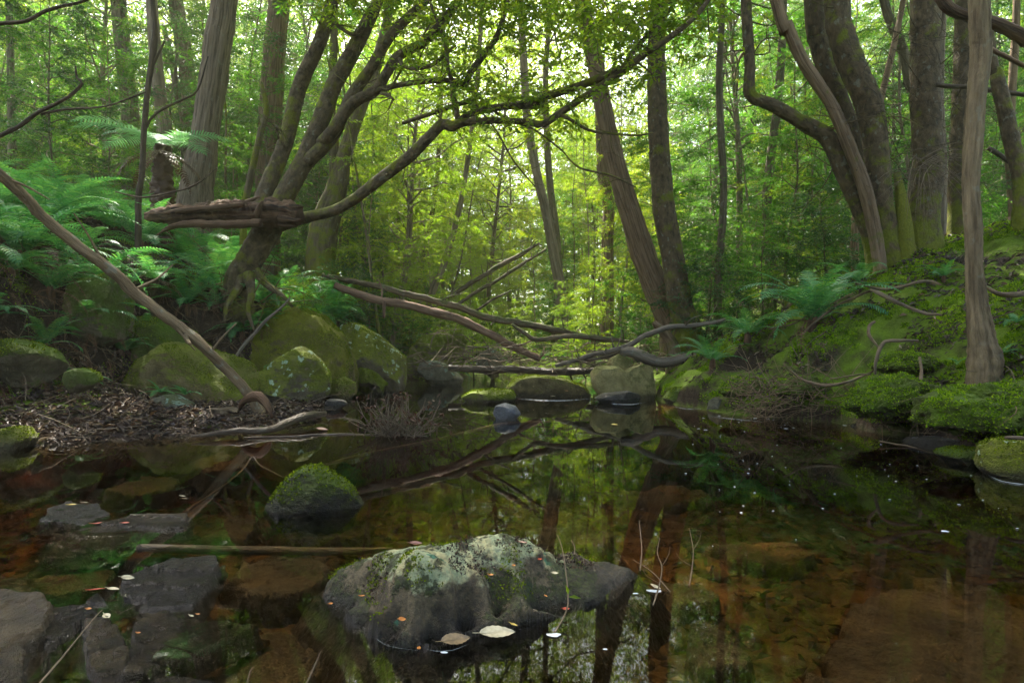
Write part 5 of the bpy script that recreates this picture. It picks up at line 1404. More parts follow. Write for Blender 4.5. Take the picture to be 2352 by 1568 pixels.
# ------------------------------------------------------------------ background forest
def zone(px):
    for a, b in ((90, 'at the frame edge'), (220, 'over the fern bed'), (420, 'over the tree fern'), (520, 'by the thick grey trunk'), (640, 'behind the rotten log'), (760, 'behind the leaning stems'), (860, 'by the moss-sleeved trunk'), (960, 'behind the arching limb'),
                 (1080, 'by the slender poles'), (1180, 'in the creek gap'), (1280, 'under the sky gap'), (1350, 'beside the broken trunk'), (1500, 'behind the leaning trunk'), (1600, 'behind the crossed trunks'), (1700, 'beyond the crossed trunks'), (1800, 'before the arching fern'), (1900, 'behind the arching fern'),
                 (2030, 'behind the reddish stem'), (2150, 'behind the stout stems')):
        if px < a: return b
    return 'behind the pale trunk'
def depthw(y):
    return 'front rank' if y < 17 else ('second rank' if y < 20 else ('third rank' if y < 25 else ('far rank' if y < 31 else ('farther rank' if y < 40 else ('hazy far rank' if y < 52 else 'last rank')))))

LEAN = .05
def scatter_trees(kind, n, y0, y1, sep, seed, names, keep):
    r_ = np.random.default_rng(seed)
    pts = []
    tries = 0
    while len(pts) < n and tries < n * 60:
        tries += 1
        y = math.sqrt(r_.uniform(y0 ** 2, y1 ** 2))
        x = r_.uniform(-0.98, 0.98) * (y + 2)
        if not keep(x, y): continue
        if any((x - a) ** 2 + (y - b) ** 2 < sep ** 2 for a, b in pts): continue
        pts.append((x, y))
    for x, y in pts:
        px = CX + F * x / y
        i = int(r_.integers(0, len(VAR[kind])))
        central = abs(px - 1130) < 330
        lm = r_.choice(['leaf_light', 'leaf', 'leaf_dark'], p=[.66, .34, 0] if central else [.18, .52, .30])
        bk = r_.choice(['bg', 'bg_pale', 'mossy'], p=[.45, .4, .15])
        adj = {'bg': 'brown', 'bg_pale': 'pale', 'mossy': 'mossy'}[bk]
        lj = {'leaf_light': 'yellow-green', 'leaf': 'mid-green', 'leaf_dark': 'dark green'}[lm]
        nm, cat, ph = names
        sc_ = r_.uniform(.8, 1.2)
        lean_ = (r_.normal() * LEAN * .6, r_.normal() * LEAN)
        if kind == 'shrub': adj = ''
        size = ('short ' if sc_ < .93 else ('tall ' if sc_ > 1.07 else ''))
        tail = f'{lj} leaves, {depthw(y)}, {zone(px)}'
        opts = [f'{size}{adj} {ph}, {tail}', f'{size}{"leftward" if lean_[1] < 0 else "rightward"} leaning {adj} {ph}, {tail}', f'{size}{"slightly" if abs(lean_[0]) < .03 else "clearly"} tilted {adj} {ph}, {tail}', f'{size}{adj} {ph} set {"close" if y % 1 < .5 else "back"}, {tail}']
        opts = [' '.join(o.split()) for o in opts]
        lab = next((o for o in opts if o not in USED), opts[0])
        USED.add(lab)
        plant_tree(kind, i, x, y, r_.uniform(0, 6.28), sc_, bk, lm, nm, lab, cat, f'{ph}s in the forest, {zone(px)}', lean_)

def clear(x, y, tall=False, sap=False):
    px = CX + F * x / y
    if y < 22 and -3.4 < x < 3.2: return False
    if 1120 < px < 1260 and (y < 24 or (not sap and y < 32)): return False       # the opening along the creek
    return True
scatter_trees('sapling', 150, 14.5, 42, 1.25, 31, ('sapling', 'sapling', 'leafy sapling'), lambda x, y: clear(x, y, sap=True))
scatter_trees('mid', 95, 18, 60, 2.1, 32, ('tree', 'tree', 'forest tree'), clear)
scatter_trees('tall', 42, 24, 75, 2.8, 33, ('gum_tree', 'tree', 'gum tree'), lambda x, y: clear(x, y, True) and not 1120 < CX + F * x / y < 1260)
LEAN = .17
scatter_trees('pole', 135, 15, 45, 1.0, 36, ('pole_tree', 'tree', 'thin pole tree'), clear)
LEAN = .05
scatter_trees('shrub', 150, 15.5, 42, 0.9, 34, ('shrub', 'shrub', 'leafy shrub'), lambda x, y: not (y < 22 and -3.2 < x < 2.6))

for q_, (px_, d_, k_, i_, sc_, lm_, lab_) in enumerate([
    (1300, 15.5, 'sapling', 1, .42, 'leaf_light', 'drooping leafy sapling in the creek gap right behind the fallen logs'),
    (1200, 17.5, 'sapling', 2, .36, 'leaf_light', 'small bright leafy sapling under the pair of propped trunks'),
    (1360, 16.5, 'sapling', 0, .5, 'leaf_light', 'leafy sapling at the foot of the big leaning trunk'),
    (1620, 13.5, 'shrub', 0, 1.0, 'leaf_dark', 'dark leafy shrub right of the crossed trunks'),
    (1750, 12.5, 'shrub', 1, .9, 'leaf', 'leafy shrub behind the large arching fern'),
    (1900, 12.0, 'shrub', 2, .9, 'leaf_dark', 'dark glossy shrub at the foot of the reaching stem'),
    (700, 12.0, 'shrub', 1, .8, 'leaf', 'leafy shrub among the ferns just behind the domed boulder'),
    (660, 11.9, 'shrub', 2, .6, 'leaf_light', 'pale green shrub close against the leaning tree'),
    (1010, 18.5, 'shrub', 0, 1.1, 'leaf_light', 'bright shrub behind the yellow-green moss mound'),
    (1090, 20.0, 'shrub', 2, 1.2, 'leaf_light', 'light shrub beyond the blue-grey wedge of rock')]):
    x_ = (px_ - CX) / F * d_
    plant_tree(k_, i_, x_, d_, q_ * 1.7, sc_, 'bg', lm_, 'sapling' if k_ == 'sapling' else 'shrub', lab_, 'sapling' if k_ == 'sapling' else 'shrub')

# unseen trees added beside the pool and behind the camera to shade the foreground
r_ = np.random.default_rng(77)
side = [(9.5, 1.5), (-9, -3), (6.5, -1.5), (-3.5, -4), (3.5, -5), (-12.5, 12.5), (13, 12), (0, -8), (-6.5, 0)]
for k, (x, y) in enumerate(side):
    plant_tree('mid' if k % 2 else 'tall', k % 3, x, y, k * 1.3, 1.25, ['bg', 'mossy', 'bg_pale'][k % 3], ['leaf', 'leaf_dark', 'leaf'][k % 3], 'tree', 'unseen forest tree added outside the picture, its crown shading the pool', 'tree', 'unseen trees added outside the picture to shade the pool')

# far wall of forest: one mass of foliage no one could count
r_ = np.random.default_rng(9)
n = 420000
yy = r_.uniform(62, 100, n)
xx = r_.uniform(-1.1, 1.1, n) * yy
zz = r_.random(n) ** 1.1 * 62
q = np.stack([xx, yy, zz], 1)
kp = fbm(q * 0.16, 4) + 0.30 - 0.003 * zz + 0.1 * (np.abs(xx / yy) > .2) - .10 * np.exp(-((xx / yy + .0) / .07) ** 2 - ((zz / yy - .27) / .08) ** 2) > 0
q = q[kp]
q[:, 2] += ground_h(q[:, 0], q[:, 1], False)
ll = r_.uniform(.35, .7, len(q))
Vv, T = leaf_arrays(q, r_.normal(size=q.shape), r_.normal(size=q.shape) + [0, 0, .6], ll, ll * .5)
w = link('woods', make_mesh('woods', Vv, [T], M['leaf_light'], False))
tag(w, 'far wall of sunlit forest foliage closing the view', 'woods', kind='stuff')

# ------------------------------------------------------------------ ground cover
def on_ground(n, x0, x1, y0, y1, seed):
    r_ = np.random.default_rng(seed)
    x, y = r_.uniform(x0, x1, n), r_.uniform(y0, y1, n)
    z = ground_h(x, y)
    e = .03
    nx = -(ground_h(x + e, y) - z) / e
    ny = -(ground_h(x, y + e) - z) / e
    return np.c_[x, y, z], nrm(np.c_[nx, ny, np.ones(n)])

def litter(n, box, size, seed, cond, lift=.012):
    r_ = np.random.default_rng(seed)
    p, nn = on_ground(n, *box, seed)
    k = cond(p)
    p, nn = p[k], nn[k]
    m = len(p)
    d = nrm(np.cross(nn, r_.normal(size=(m, 3)))) + nn * r_.normal(0.05, .28, m)[:, None]
    ll = size * r_.uniform(.5, 1.4, m)
    return leaf_arrays(p + nn * (lift * r_.random(m))[:, None] + [0, 0, .008], d, nn + r_.normal(size=(m, 3)) * .35, ll, ll * r_.uniform(.16, .5, m), .3)

mb = MB()
for (n, box, size, seed, cond) in [
    (30000, (-8, -2.2, 5, 11), .10, 1, lambda p: (p[:, 2] > -.01) & (p[:, 2] < .75 + .9 * (fbm(p * .8, 2) > .1))),
    (12000, (-12, -2, 8, 18), .10, 2, lambda p: p[:, 2] > .3),
    (42000, (2.6, 12, 4.2, 13), .09, 3, lambda p: (p[:, 2] > .4) & (fbm(p * 1.1 + 40, 3) > -.02)),
    (26000, (-18, 20, 13, 34), .14, 4, lambda p: p[:, 2] > .06)]:
    V, T = litter(n, box, size, seed, cond)
    mb.add(V, None, T)
V, T = litter(9000, (-4.3, 4.2, 1.5, 7), .07, 14, lambda p: p[:, 2] < -.02)
mb.add(V, None, T)
tag(link('leaf_litter', mb.mesh('leaf_litter', M['litter'], smooth=False)), 'brown and grey dead leaves carpeting both banks', 'leaf litter', kind='stuff')

pv_, pn_ = on_ground(2600, -4.4, 4.2, 1.4, 8, 18)
pv_ = pv_[pv_[:, 2] < -.02]
S_, T_ = ICO[3]
S_, T_ = ICO1 = icosphere(2)
pb = MB()
r2 = np.random.default_rng(19)
for c in pv_:
    s_ = r2.uniform(.012, .06) * np.array([1, r2.uniform(.6, 1), r2.uniform(.35, .6)])
    a_ = r2.uniform(0, 3.14)
    V = S_ * s_ * (1 + .35 * noise(S_ * 1.3 + r2.uniform(0, 90))[:, None])
    pb.add(np.c_[V[:, 0] * math.cos(a_) - V[:, 1] * math.sin(a_), V[:, 0] * math.sin(a_) + V[:, 1] * math.cos(a_), V[:, 2]] + c, None, T_)
tag(link('gravel', pb.mesh('gravel', RM['sunk'])), 'gravel and cobbles on the amber creek bed', 'gravel', kind='stuff')

# moss carpet: tiny shoots standing on the bank
p, nn = on_ground(480000, 2.7, 11, 4.0, 13, 5)
px_ = p[:, 0] / p[:, 1]
k = (p[:, 2] > .1) & (fbm(np.c_[p[:, 0] * .9, p[:, 1] * .9, p[:, 2] * 0], 4) + .16 * sstep(8, 5, p[:, 1]) > .03) & (px_ < 1.0)
p, nn = p[k], nn[k]
r_ = np.random.default_rng(6)
m = len(p)
ll = r_.uniform(.010, .028, m) * (1 + .7 * (fbm(p * 6, 2) > 0))
V, T = leaf_arrays(p, nn + r_.normal(size=(m, 3)) * .55, r_.normal(size=(m, 3)), ll, ll * .55)
mb = MB().add(V, None, T)
for V_, T_, mn in ROCKS:
    if 'hummock' not in mn: continue
    a, b, c = V_[T_[:, 0]], V_[T_[:, 1]], V_[T_[:, 2]]
    fn = np.cross(b - a, c - a)
    ar = np.linalg.norm(fn, axis=1) / 2
    fn = nrm(fn)
    i = np.repeat(np.arange(len(a)), r_.poisson(ar * 6000 * np.clip(fn[:, 2] + .6, 0, 1) * (a[:, 2] > .04)))
    u, v = r_.random((2, len(i)))
    f_ = u + v > 1
    u[f_], v[f_] = 1 - u[f_], 1 - v[f_]
    p = a[i] + (b - a)[i] * u[:, None] + (c - a)[i] * v[:, None]
    k = fbm(p * 3, 3) > -.08
    p, nn = p[k], fn[i][k]
    m = len(p)
    ll = r_.uniform(.012, .034, m)
    V, T = leaf_arrays(p - nn * .003, nn + r_.normal(size=(m, 3)) * .7 - [0, 0, .25], r_.normal(size=(m, 3)), ll, ll * .55)
    mb.add(V, None, T)
p, nn = on_ground(90000, -9, -3, 5.2, 12, 8)
k = (p[:, 2] > .30) & (fbm(p * np.array([.8, .8, 0]) + 9, 4) > .06)
p, nn = p[k], nn[k]
m = len(p)
ll = r_.uniform(.012, .032, m)
V, T = leaf_arrays(p, nn + r_.normal(size=(m, 3)) * .55, r_.normal(size=(m, 3)), ll, ll * .55)
mb.add(V, None, T)
tag(link('moss', mb.mesh('moss', M['moss'], smooth=False)), 'bright green moss carpeting the bank', 'moss', kind='stuff')

# moss cushions growing on the boulders
mb = MB()
r_ = np.random.default_rng(16)
for V_, T_, mn in ROCKS:
    if not any(k in mn for k in ('mossy', 'lichen', 'olive', 'capped')): continue
    a, b, c = V_[T_[:, 0]], V_[T_[:, 1]], V_[T_[:, 2]]
    fn = np.cross(b - a, c - a)
    ar = np.linalg.norm(fn, axis=1) / 2
    fn = nrm(fn)
    dens = 7000 if 'bright' in mn else 5500
    cnt = r_.poisson(ar * dens * np.clip(fn[:, 2] * 1.3 + .35, 0, 1) * (a[:, 2] > .05))
    i = np.repeat(np.arange(len(a)), cnt)
    u, v = r_.random((2, len(i)))
    f_ = u + v > 1
    u[f_], v[f_] = 1 - u[f_], 1 - v[f_]
    p = a[i] + (b - a)[i] * u[:, None] + (c - a)[i] * v[:, None]
    nn = fn[i]
    k = fbm(p * 2.3, 4, .6) + .14 * nn[:, 2] + (.16 if 'bright' in mn else 0) - (.10 if 'olive' in mn or 'lichen' in mn else 0) > 0.07
    p, nn = p[k], nn[k]
    m = len(p)
    ll = r_.uniform(.010, .026, m)
    V, T = leaf_arrays(p - nn * .003, nn + r_.normal(size=(m, 3)) * .7 - [0, 0, .15], r_.normal(size=(m, 3)), ll, ll * .6)
    mb.add(V, None, T)
tag(link('moss', mb.mesh('moss', M['moss_rock'], smooth=False)), 'olive and green moss cushions growing over the boulders', 'moss', kind='stuff')

# crumbs of bark, moss and plant bits lying on the foreground rock
r_ = np.random.default_rng(61)
A_ = hero.data
hv_ = np.zeros(len(A_.vertices) * 3)
A_.vertices.foreach_get('co', hv_)
hv_ = hv_.reshape(-1, 3) + HO
hn_ = np.zeros(len(A_.vertices) * 3)
A_.vertices.foreach_get('normal', hn_)
hn_ = hn_.reshape(-1, 3)
for nm_, dens_, mk, mt_, size_, lab_ in (('moss', .55, lambda p: (fbm(p * 5 + 3, 4) > .16) & (p[:, 2] > .05), 'moss_rock', .010, 'sparse moss growing on the foreground rock'),
                                   ('plant_litter', .35, lambda p: (fbm(p * 4.2 + 30, 4) + .5 * (p[:, 1] - 2.35) > .10) & (p[:, 2] > .06), 'litter', .012, 'crumbs of bark and dead plants on the foreground rock')):
    i = np.nonzero((hn_[:, 2] > .45) & mk(hv_))[0]
    i = np.repeat(i, 2)
    i = i[r_.random(len(i)) < dens_]
    p = hv_[i] + r_.normal(size=(len(i), 3)) * [.004, .004, .001]
    nn = hn_[i]
    m = len(i)
    ll = size_ * r_.uniform(.5, 1.5, m)
    V, T = leaf_arrays(p, (nn if nm_ == 'moss' else nn * .2) + r_.normal(size=(m, 3)) * .6, r_.normal(size=(m, 3)) + nn, ll, ll * .5)
    tag(link(nm_, MB().add(V, None, T).mesh(nm_, M[mt_], smooth=False)), lab_, nm_.replace('_', ' '), kind='stuff')

# fallen twigs
def twigs(n, box, L, seed, cond, mat, name, label, r=.004, lift=.02, up_=0.1):
    r_ = np.random.default_rng(seed)
    p, nn = on_ground(n, *box, seed)
    k = cond(p)
    p, nn = p[k], nn[k]
    mb = MB()
    for a, b in zip(p, nn):
        d = nrm(np.cross(b, r_.normal(size=3))) + b * abs(r_.normal()) * up_
        l = L * r_.uniform(.4, 1.5)
        c = a + b * lift
        k2 = r_.normal(size=3) * .12 * l
        tube(mb, [c, c + d * l * .5 + k2, c + d * l + k2 * r_.normal()], [r * r_.uniform(.7, 1.8), r, r * .5], 4, l / 4, cap=False)
    return tag(link(name, mb.mesh(name, mat)), label, 'twigs', kind='stuff')
twigs(420, (-7.5, -2.4, 5.4, 13), .45, 11, lambda p: p[:, 2] > 0, M['stick'], 'twig_litter', 'fallen twigs scattered over the litter bank', .005)
twigs(380, (2.8, 11, 4.4, 13), .45, 12, lambda p: p[:, 2] > .2, M['stick'], 'twig_litter', 'fallen twigs scattered over the mossy bank', .005)
# tangle of dead twigs and rootlets hanging under the mossy bank
mb = MB()
r_ = np.random.default_rng(15)
for k in range(330):
    c = P(r_.uniform(1700, 1990), r_.uniform(870, 950), r_.uniform(7.6, 8.6))
    c[2] = max(c[2], .03)
    d = nrm(np.array([r_.normal(), r_.normal() * .4, r_.normal() * .45]))
    l = r_.uniform(.2, .8)
    k2 = r_.normal(size=3) * .15 * l
    tube(mb, [c, c + d * l * .4 + k2, c + d * l], [.006, .005, .002], 4, l / 5, cap=False)
for k in range(170):
    px = r_.uniform(1980, 2352)
    c = P(px, r_.uniform(890, 975) + (px - 1980) * .06, np.interp(px, [1980, 2352], [7.0, 5.0]) + r_.normal() * .15)
    c[2] = max(c[2], .05)
    d = nrm(np.array([r_.normal() * .8, r_.normal() * .4 - .3, -abs(r_.normal()) * .7]))
    l = r_.uniform(.12, .4)
    k2 = r_.normal(size=3) * .15 * l
    tube(mb, [c, c + d * l * .4 + k2, c + d * l], [.005, .004, .002], 4, l / 5, cap=False)
tag(link('twig_tangle', mb.mesh('twig_tangle', M['pole'])), 'tangle of grey dead twigs spilling into the pool below the ferns', 'twigs', kind='stuff')
mb = MB()
for k in range(240):
    px = r_.uniform(1960, 2300)
    c = P(px, r_.uniform(80, 420), r_.uniform(9, 12))
    d = nrm(np.array([r_.normal(), r_.normal() * .4, r_.normal() * .5]))
    l = r_.uniform(.3, 1.1)
    k2 = r_.normal(size=3) * .12 * l
    tube(mb, [c, c + d * l * .4 + k2, c + d * l], [.006, .005, .002], 4, l / 5, cap=False)
tag(link('twig_tangle', mb.mesh('twig_tangle', M['twig'])), 'web of dry leafless twigs caught among the dark stems', 'twigs', kind='stuff')
mb = MB()
for k in range(46):
    c = P(2120 + r_.normal() * 10, 378 + r_.normal() * 8, 8.8)
    a = r_.uniform(-2.9, .3)
    e = c + np.array([math.cos(a), r_.normal() * .2, math.sin(a)]) * r_.uniform(.35, 1.0)
    m_ = (c + e) / 2 + [0, 0, .12]
    tube(mb, [c, m_, e], [.007, .005, .002], 5, .15, cap=False)
tag(link('dead_twig_bunch', mb.mesh('dead_twig_bunch', M['stick'])), 'hanging bunch of dry straw-coloured twigs on the stout stem', 'twig bunch')

mb = MB()
for k in range(420):
    px = r_.uniform(950, 1660)
    c = P(px, 822 + r_.normal() * 16 - abs(px - 1250) * .02, r_.uniform(12.2, 18))
    c[2] = max(c[2], gz(c[0], c[1]) + .02)
    d = nrm(np.array([r_.normal(), r_.normal() * .5, r_.normal() * .22]))
    l = r_.uniform(.25, 1.3)
    k2 = r_.normal(size=3) * .10 * l
    tube(mb, [c, c + d * l * .4 + k2, c + d * l], [.012 * r_.uniform(.4, 1.5), .009, .003], 5, l / 5, .2, 9, cap=False)
tag(link('twig_tangle', mb.mesh('twig_tangle', M['stick'])), 'jam of broken sticks and twigs heaped around the logs across the creek', 'twigs', kind='stuff')

mb, lv = MB(), MB()
for k in range(330):
    y = r_.uniform(6.6, 11)
    x = np.interp(y, XC[:, 0], XC[:, 1]) - r_.uniform(.0, 1.3)
    c = np.array([x, y - .02, gz(x, y) + .03])
    d = nrm(np.array([r_.normal() * .5 + .45, -abs(r_.normal()) * .4, -abs(r_.normal()) * .9]))
    l = r_.uniform(.15, .75)
    k2 = r_.normal(size=3) * .13 * l
    tube(mb, [c, c + d * l * .4 + k2, c + d * l + [0.05, 0, 0]], [.008 * r_.uniform(.4, 1.4), .005, .002], 4, l / 5, cap=False)
    if k % 3 == 0:
        f = frond(900 + k, r_.uniform(.4, .9), .07, -.1, 1.3, 14)
        V = np.concatenate(f.V)
        a_ = r_.uniform(-1.9, .4)
        ca, sa = math.cos(a_), math.sin(a_)
        lv.add(np.c_[V[:, 0] * ca - V[:, 1] * sa, V[:, 0] * sa + V[:, 1] * ca, V[:, 2]] + c, np.concatenate(f.q), np.concatenate(f.t))
tag(link('rootlets', mb.mesh('rootlets', M['root'])), 'fine roots hanging down the dark soil face below the ferns', 'roots', kind='stuff')
tag(link('dead_fronds', lv.mesh('dead_fronds', M['deadfrond'], smooth=False)), 'brown dead fern fronds hanging on the dark soil face', 'dead fronds', kind='stuff')

# drifted clump of twigs and leaves at the pool edge
c0 = Pz(915, 1000, 0.0)
t = empty('debris_clump', c0, 'clump of drifted twigs with dark curled leaves at the pool edge', 'debris clump')
mb, lv = MB(), MB()
for k in range(120):
    a = np.array([r_.normal() * .17, r_.normal() * .08, .0])
    d = nrm(np.array([r_.normal() * .9, r_.normal() * .5, abs(r_.normal()) + .25]))
    l = r_.uniform(.15, .55)
    e = a + d * l
    tube(mb, [a, a + d * l * .5 + r_.normal(size=3) * .05, e], [.007, .006, .003], 4, .06, cap=False)
    if k % 2:
        V, T = leaf_arrays(e[None] + r_.normal(size=(3, 3)) * .03, r_.normal(size=(3, 3)) - [0, 0, .8], r_.normal(size=(3, 3)), np.full(3, .07), np.full(3, .03))
        lv.add(V, None, T)
link('twigs', mb.mesh('twigs', M['stick']), t)['kind'] = 'stuff'
link('leaves', lv.mesh('leaves', M['deadfrond'], smooth=False), t)['kind'] = 'stuff'

# twigs standing in the pool
for k, (pts, lab) in enumerate([
    ([(1272, 1456, 0), (1300, 1405, .04), (1305, 1370, .08), (1298, 1300, .15), (1290, 1255, .19), (1280, 1228, .22)], 'thin twig with two green leaves standing in front of the lichen-crested rock'),
    ([(1318, 1285, .09), (1320, 1255, .13), (1312, 1240, .15)], 'short thin stalk with a pale tip behind the leafy twig'),
    ([(1583, 1345, 0), (1590, 1300, .05), (1592, 1262, .1), (1584, 1215, .14)], 'upright forked twig standing alone in the dark water'),
    ([(1500, 1390, 0), (1515, 1340, .03), (1520, 1300, .07), (1510, 1270, .1), (1515, 1235, .13)], 'wiry twig beside the pale floating leaf'),
    ([(1470, 1310, 0), (1474, 1260, .06), (1468, 1195, .12)], 'fine wisp of twig rising behind the rock tip'),
    ([(1540, 1360, 0), (1500, 1315, .03), (1455, 1285, .05)], 'twig bridging from the rock tip towards the pale floating leaf'),
    ([(560, 1600, .0), (575, 1540, .06), (583, 1532, .07)], 'broken twig end poking up at the bottom edge'),
    ([(690, 1600, .0), (715, 1545, .05), (735, 1500, .09), (737, 1495, .1)], 'longer twig poking up at the bottom edge nearest the big rock'),
    ([(90, 1570, .05), (150, 1500, .07), (215, 1420, .09), (235, 1400, .1)], 'straight thin twig lying over the blue-black slab')]):
    pp = np.array([Pz(*p) for p in pts])
    mb = MB()
    tube(mb, pp, np.linspace(.0035, .0015, len(pp)) * 1.0, 6, .02, .2, 30)
    t = empty('twig', pp[0], lab, 'twig', 'twigs standing in the pool')
    if k in (2, 3):
        q = pp[2]
        tube(mb, [q, q + [.03, .0, .05], q + [.035, 0, .085]], [.002, .0015, .001], 5, .02, cap=False)
        tube(mb, [pp[1], pp[1] + [-.05, 0, .03], pp[1] + [-.07, 0, .06]], [.002, .0015, .001], 5, .02, cap=False)
    link('stem', mb.mesh('stem', M['stick'], pp[0]), t)
    if k == 0:
        V, T = leaf_arrays(np.array([pp[2], pp[2], pp[2] + [0, 0, .01]]), np.array([[1, -.3, .1], [.7, .3, -.2], [-.2, 0, 1]]), np.array([[0, -.5, 1.]] * 3), np.array([.05, .045, .035]), np.array([.014, .013, .014]))
        link('leaves', make_mesh('leaves', V - pp[0], [T], M['leaf_light'], False), t)

# ------------------------------------------------------------------ single leaves floating or lying on the rocks
def flat_mat(name, c1, c2, rough=.5):
    m, n, out = nt(name)
    tc = n.nodes.new('ShaderNodeTexCoord')
    p = n.nodes.new('ShaderNodeBsdfPrincipled')
    n.links.new(mixc(n, ramp(n, tnoise(n, tc.outputs['Object'], 60, 4), [(.35, 0.), (.65, 1.)]), c1, c2), p.inputs['Base Color'])
    p.inputs['Roughness'].default_value = rough
    n.links.new(p.outputs[0], out.inputs[0])
    return m
LM = {'cream': flat_mat('cream_leaf', (.42, .36, .22), (.55, .49, .33)), 'orange': flat_mat('orange_leaf', (.45, .16, .03), (.6, .26, .06)), 'red': flat_mat('red_leaf', (.30, .035, .015), (.42, .07, .02)),
      'pink': flat_mat('pinkish_leaf', (.30, .16, .11), (.42, .25, .18)), 'brownl': flat_mat('brown_leaf', (.14, .10, .055), (.24, .17, .09)), 'yellow': flat_mat('yellow_leaf', (.5, .36, .05), (.6, .45, .1)), 'pale': flat_mat('pale_leaf', (.38, .33, .21), (.52, .47, .32)),
      'dred': flat_mat('dull_red_leaf', (.10, .035, .028), (.16, .06, .05)), 'foam': flat_mat('white_foam', (.42, .47, .50), (.6, .65, .68), .4)}

def leaf_obj(px, py, z, L, W, ang, mat, label, ribs=True, name='leaf', group='fallen leaves on the rocks and water', tilt=0.1):
    if px < 560 and z > .004: z *= .6
    p = Pz(px, py, z)
    n = 13
    s = np.linspace(0, 1, n)
    w = W * .5 * np.sin(np.pi * s ** .85) ** .8
    w[-1] = 0
    cols = np.array([-1, -.5, 0, .5, 1])
    V = []
    for i in range(n):
        for c in cols:
            saw = 1 + .12 * (i % 2) * (abs(c) == 1)
            V.append((s[i] * L - L / 2, c * w[i] * saw, .10 * W * abs(c) + .02 * L * math.sin(3 * s[i]) + (.012 * W * math.sin(i * 3.1) if ribs else 0)))
    V = np.array(V)
    idx = np.arange(n * 5).reshape(n, 5)
    q = np.stack([idx[:-1, :-1], idx[1:, :-1], idx[1:, 1:], idx[:-1, 1:]], -1).reshape(-1, 4)
    st = MB()
    st.add(V, q)
    tube(st, [(-L / 2 - .18 * L, 0, .004), (-L / 2, 0, .003), (0, 0, .02 * L)], [.0012, .0014, .001], 4, .01, cap=False)
    o = link(name, st.mesh(name, mat), None, (p[0], p[1], p[2] + .004))
    o.rotation_euler = (tilt, tilt * .6, ang)
    return tag(o, label, 'leaf', group)

leaf_obj(1142, 1456, .006, .135, .055, .35, LM['pale'], 'large cream ribbed leaf floating at the front of the big rock', tilt=.25)
leaf_obj(1046, 1472, .012, .115, .05, .6, LM['brownl'], 'large brown ribbed leaf next to the cream ribbed one', tilt=.3)
leaf_obj(1505, 1350, .004, .05, .042, 1.2, LM['pale'], 'round pale leaf floating beside the rock tip', tilt=.3)
leaf_obj(923, 1424, .075, .035, .017, .9, LM['orange'], 'orange oval leaf on the dark front face of the big rock', tilt=.5)
leaf_obj(858, 1453, .004, .032, .014, -.3, LM['pink'], 'small pink oval leaf floating at the front corner of the big rock')
leaf_obj(962, 1490, .004, .024, .012, 1.5, LM['orange'], 'small orange leaf at the lowest waterline of the big rock', tilt=.2)
leaf_obj(1275, 1318, .125, .026, .018, .1, LM['pale'], 'small round white leaf on the mossy shoulder of the big rock')
leaf_obj(1240, 1286, .165, .024, .013, .9, LM['red'], 'small red leaf on the mossy shoulder of the big rock')
leaf_obj(1200, 1247, .22, .04, .012, -.2, LM['pink'], 'pinkish narrow leaf on the crest of the big rock')
leaf_obj(1253, 1370, .06, .022, .014, 1.3, LM['orange'], 'tiny orange leaf low on the middle of the big rock', tilt=.4)
leaf_obj(1300, 1400, .02, .03, .016, .2, LM['red'], 'red leaf caught on the leafy twig')
leaf_obj(832, 1370, .1, .02, .01, .5, LM['orange'], 'tiny orange leaf on the left flank of the big rock')
leaf_obj(1128, 1322, .15, .02, .012, .1, LM['orange'], 'tiny orange leaf in the middle of the big rock')
leaf_obj(1060, 1250, .225, .022, .012, .1, LM['pink'], 'tiny pink leaf just under the crest of the big rock')
leaf_obj(1180, 1300, .17, .02, .012, 1.1, LM['orange'], 'tiny orange leaf right of the dark debris on the big rock')
leaf_obj(955, 1250, .2, .055, .03, 0, LM['dred'], 'dull red curled leaf at the back edge of the big rock')
leaf_obj(760, 1388, .004, .02, .014, .8, LM['orange'], 'orange leaf pair at the left tip of the big rock')
leaf_obj(1180, 1436, .02, .03, .01, -.5, LM['yellow'], 'yellow-green sprig above the cream ribbed leaf')
leaf_obj(293, 1328, .10, .05, .022, .6, LM['pale'], 'cream leaf leaning on the dark ridged rock piece', tilt=.5)
leaf_obj(260, 1354, .03, .055, .018, -.1, LM['cream'], 'cream pointed leaf between the triangle stone and the ridged piece')
leaf_obj(293, 1371, .01, .03, .02, 1.4, LM['cream'], 'small cream leaf standing in the gap below the ridged piece', tilt=.6)
leaf_obj(245, 1417, .055, .045, .022, -.6, LM['cream'], 'torn cream leaf at the head of the tongue-shaped slab')
leaf_obj(222, 1355, .05, .055, .01, .5, LM['red'], 'thin red leaf along the edge of the triangle stone')
leaf_obj(204, 1400, .06, .018, .014, .4, LM['orange'], 'orange bit on the blue-black slab')
leaf_obj(440, 1416, .035, .022, .008, -.3, LM['cream'], 'thin cream leaf on the broad flat slab')
leaf_obj(455, 1412, .035, .014, .008, .3, LM['orange'], 'orange bit beside the thin cream leaf on the broad slab')
leaf_obj(318, 1455, .03, .014, .008, .3, LM['orange'], 'orange bit on the near corner of the broad flat slab')
leaf_obj(323, 1185, .04, .09, .014, 0, LM['cream'], 'long cream gum leaf on the long brown slab', tilt=.1)
leaf_obj(234, 1203, .012, .09, .02, .4, LM['red'], 'bright red-orange leaf on the long brown slab')
leaf_obj(288, 1202, .03, .04, .02, .4, LM['red'], 'smaller dark red leaf beside the bright red-orange one')
leaf_obj(165, 1160, .02, .05, .02, .4, LM['yellow'], 'yellow leaf on the low dark wet stone')
leaf_obj(195, 1155, .025, .04, .01, .2, LM['pale'], 'pale narrow leaf on the low dark wet stone')
leaf_obj(420, 1140, .003, .04, .012, -.1, LM['cream'], 'cream leaf floating below the leaf litter bank, upper of a pair')
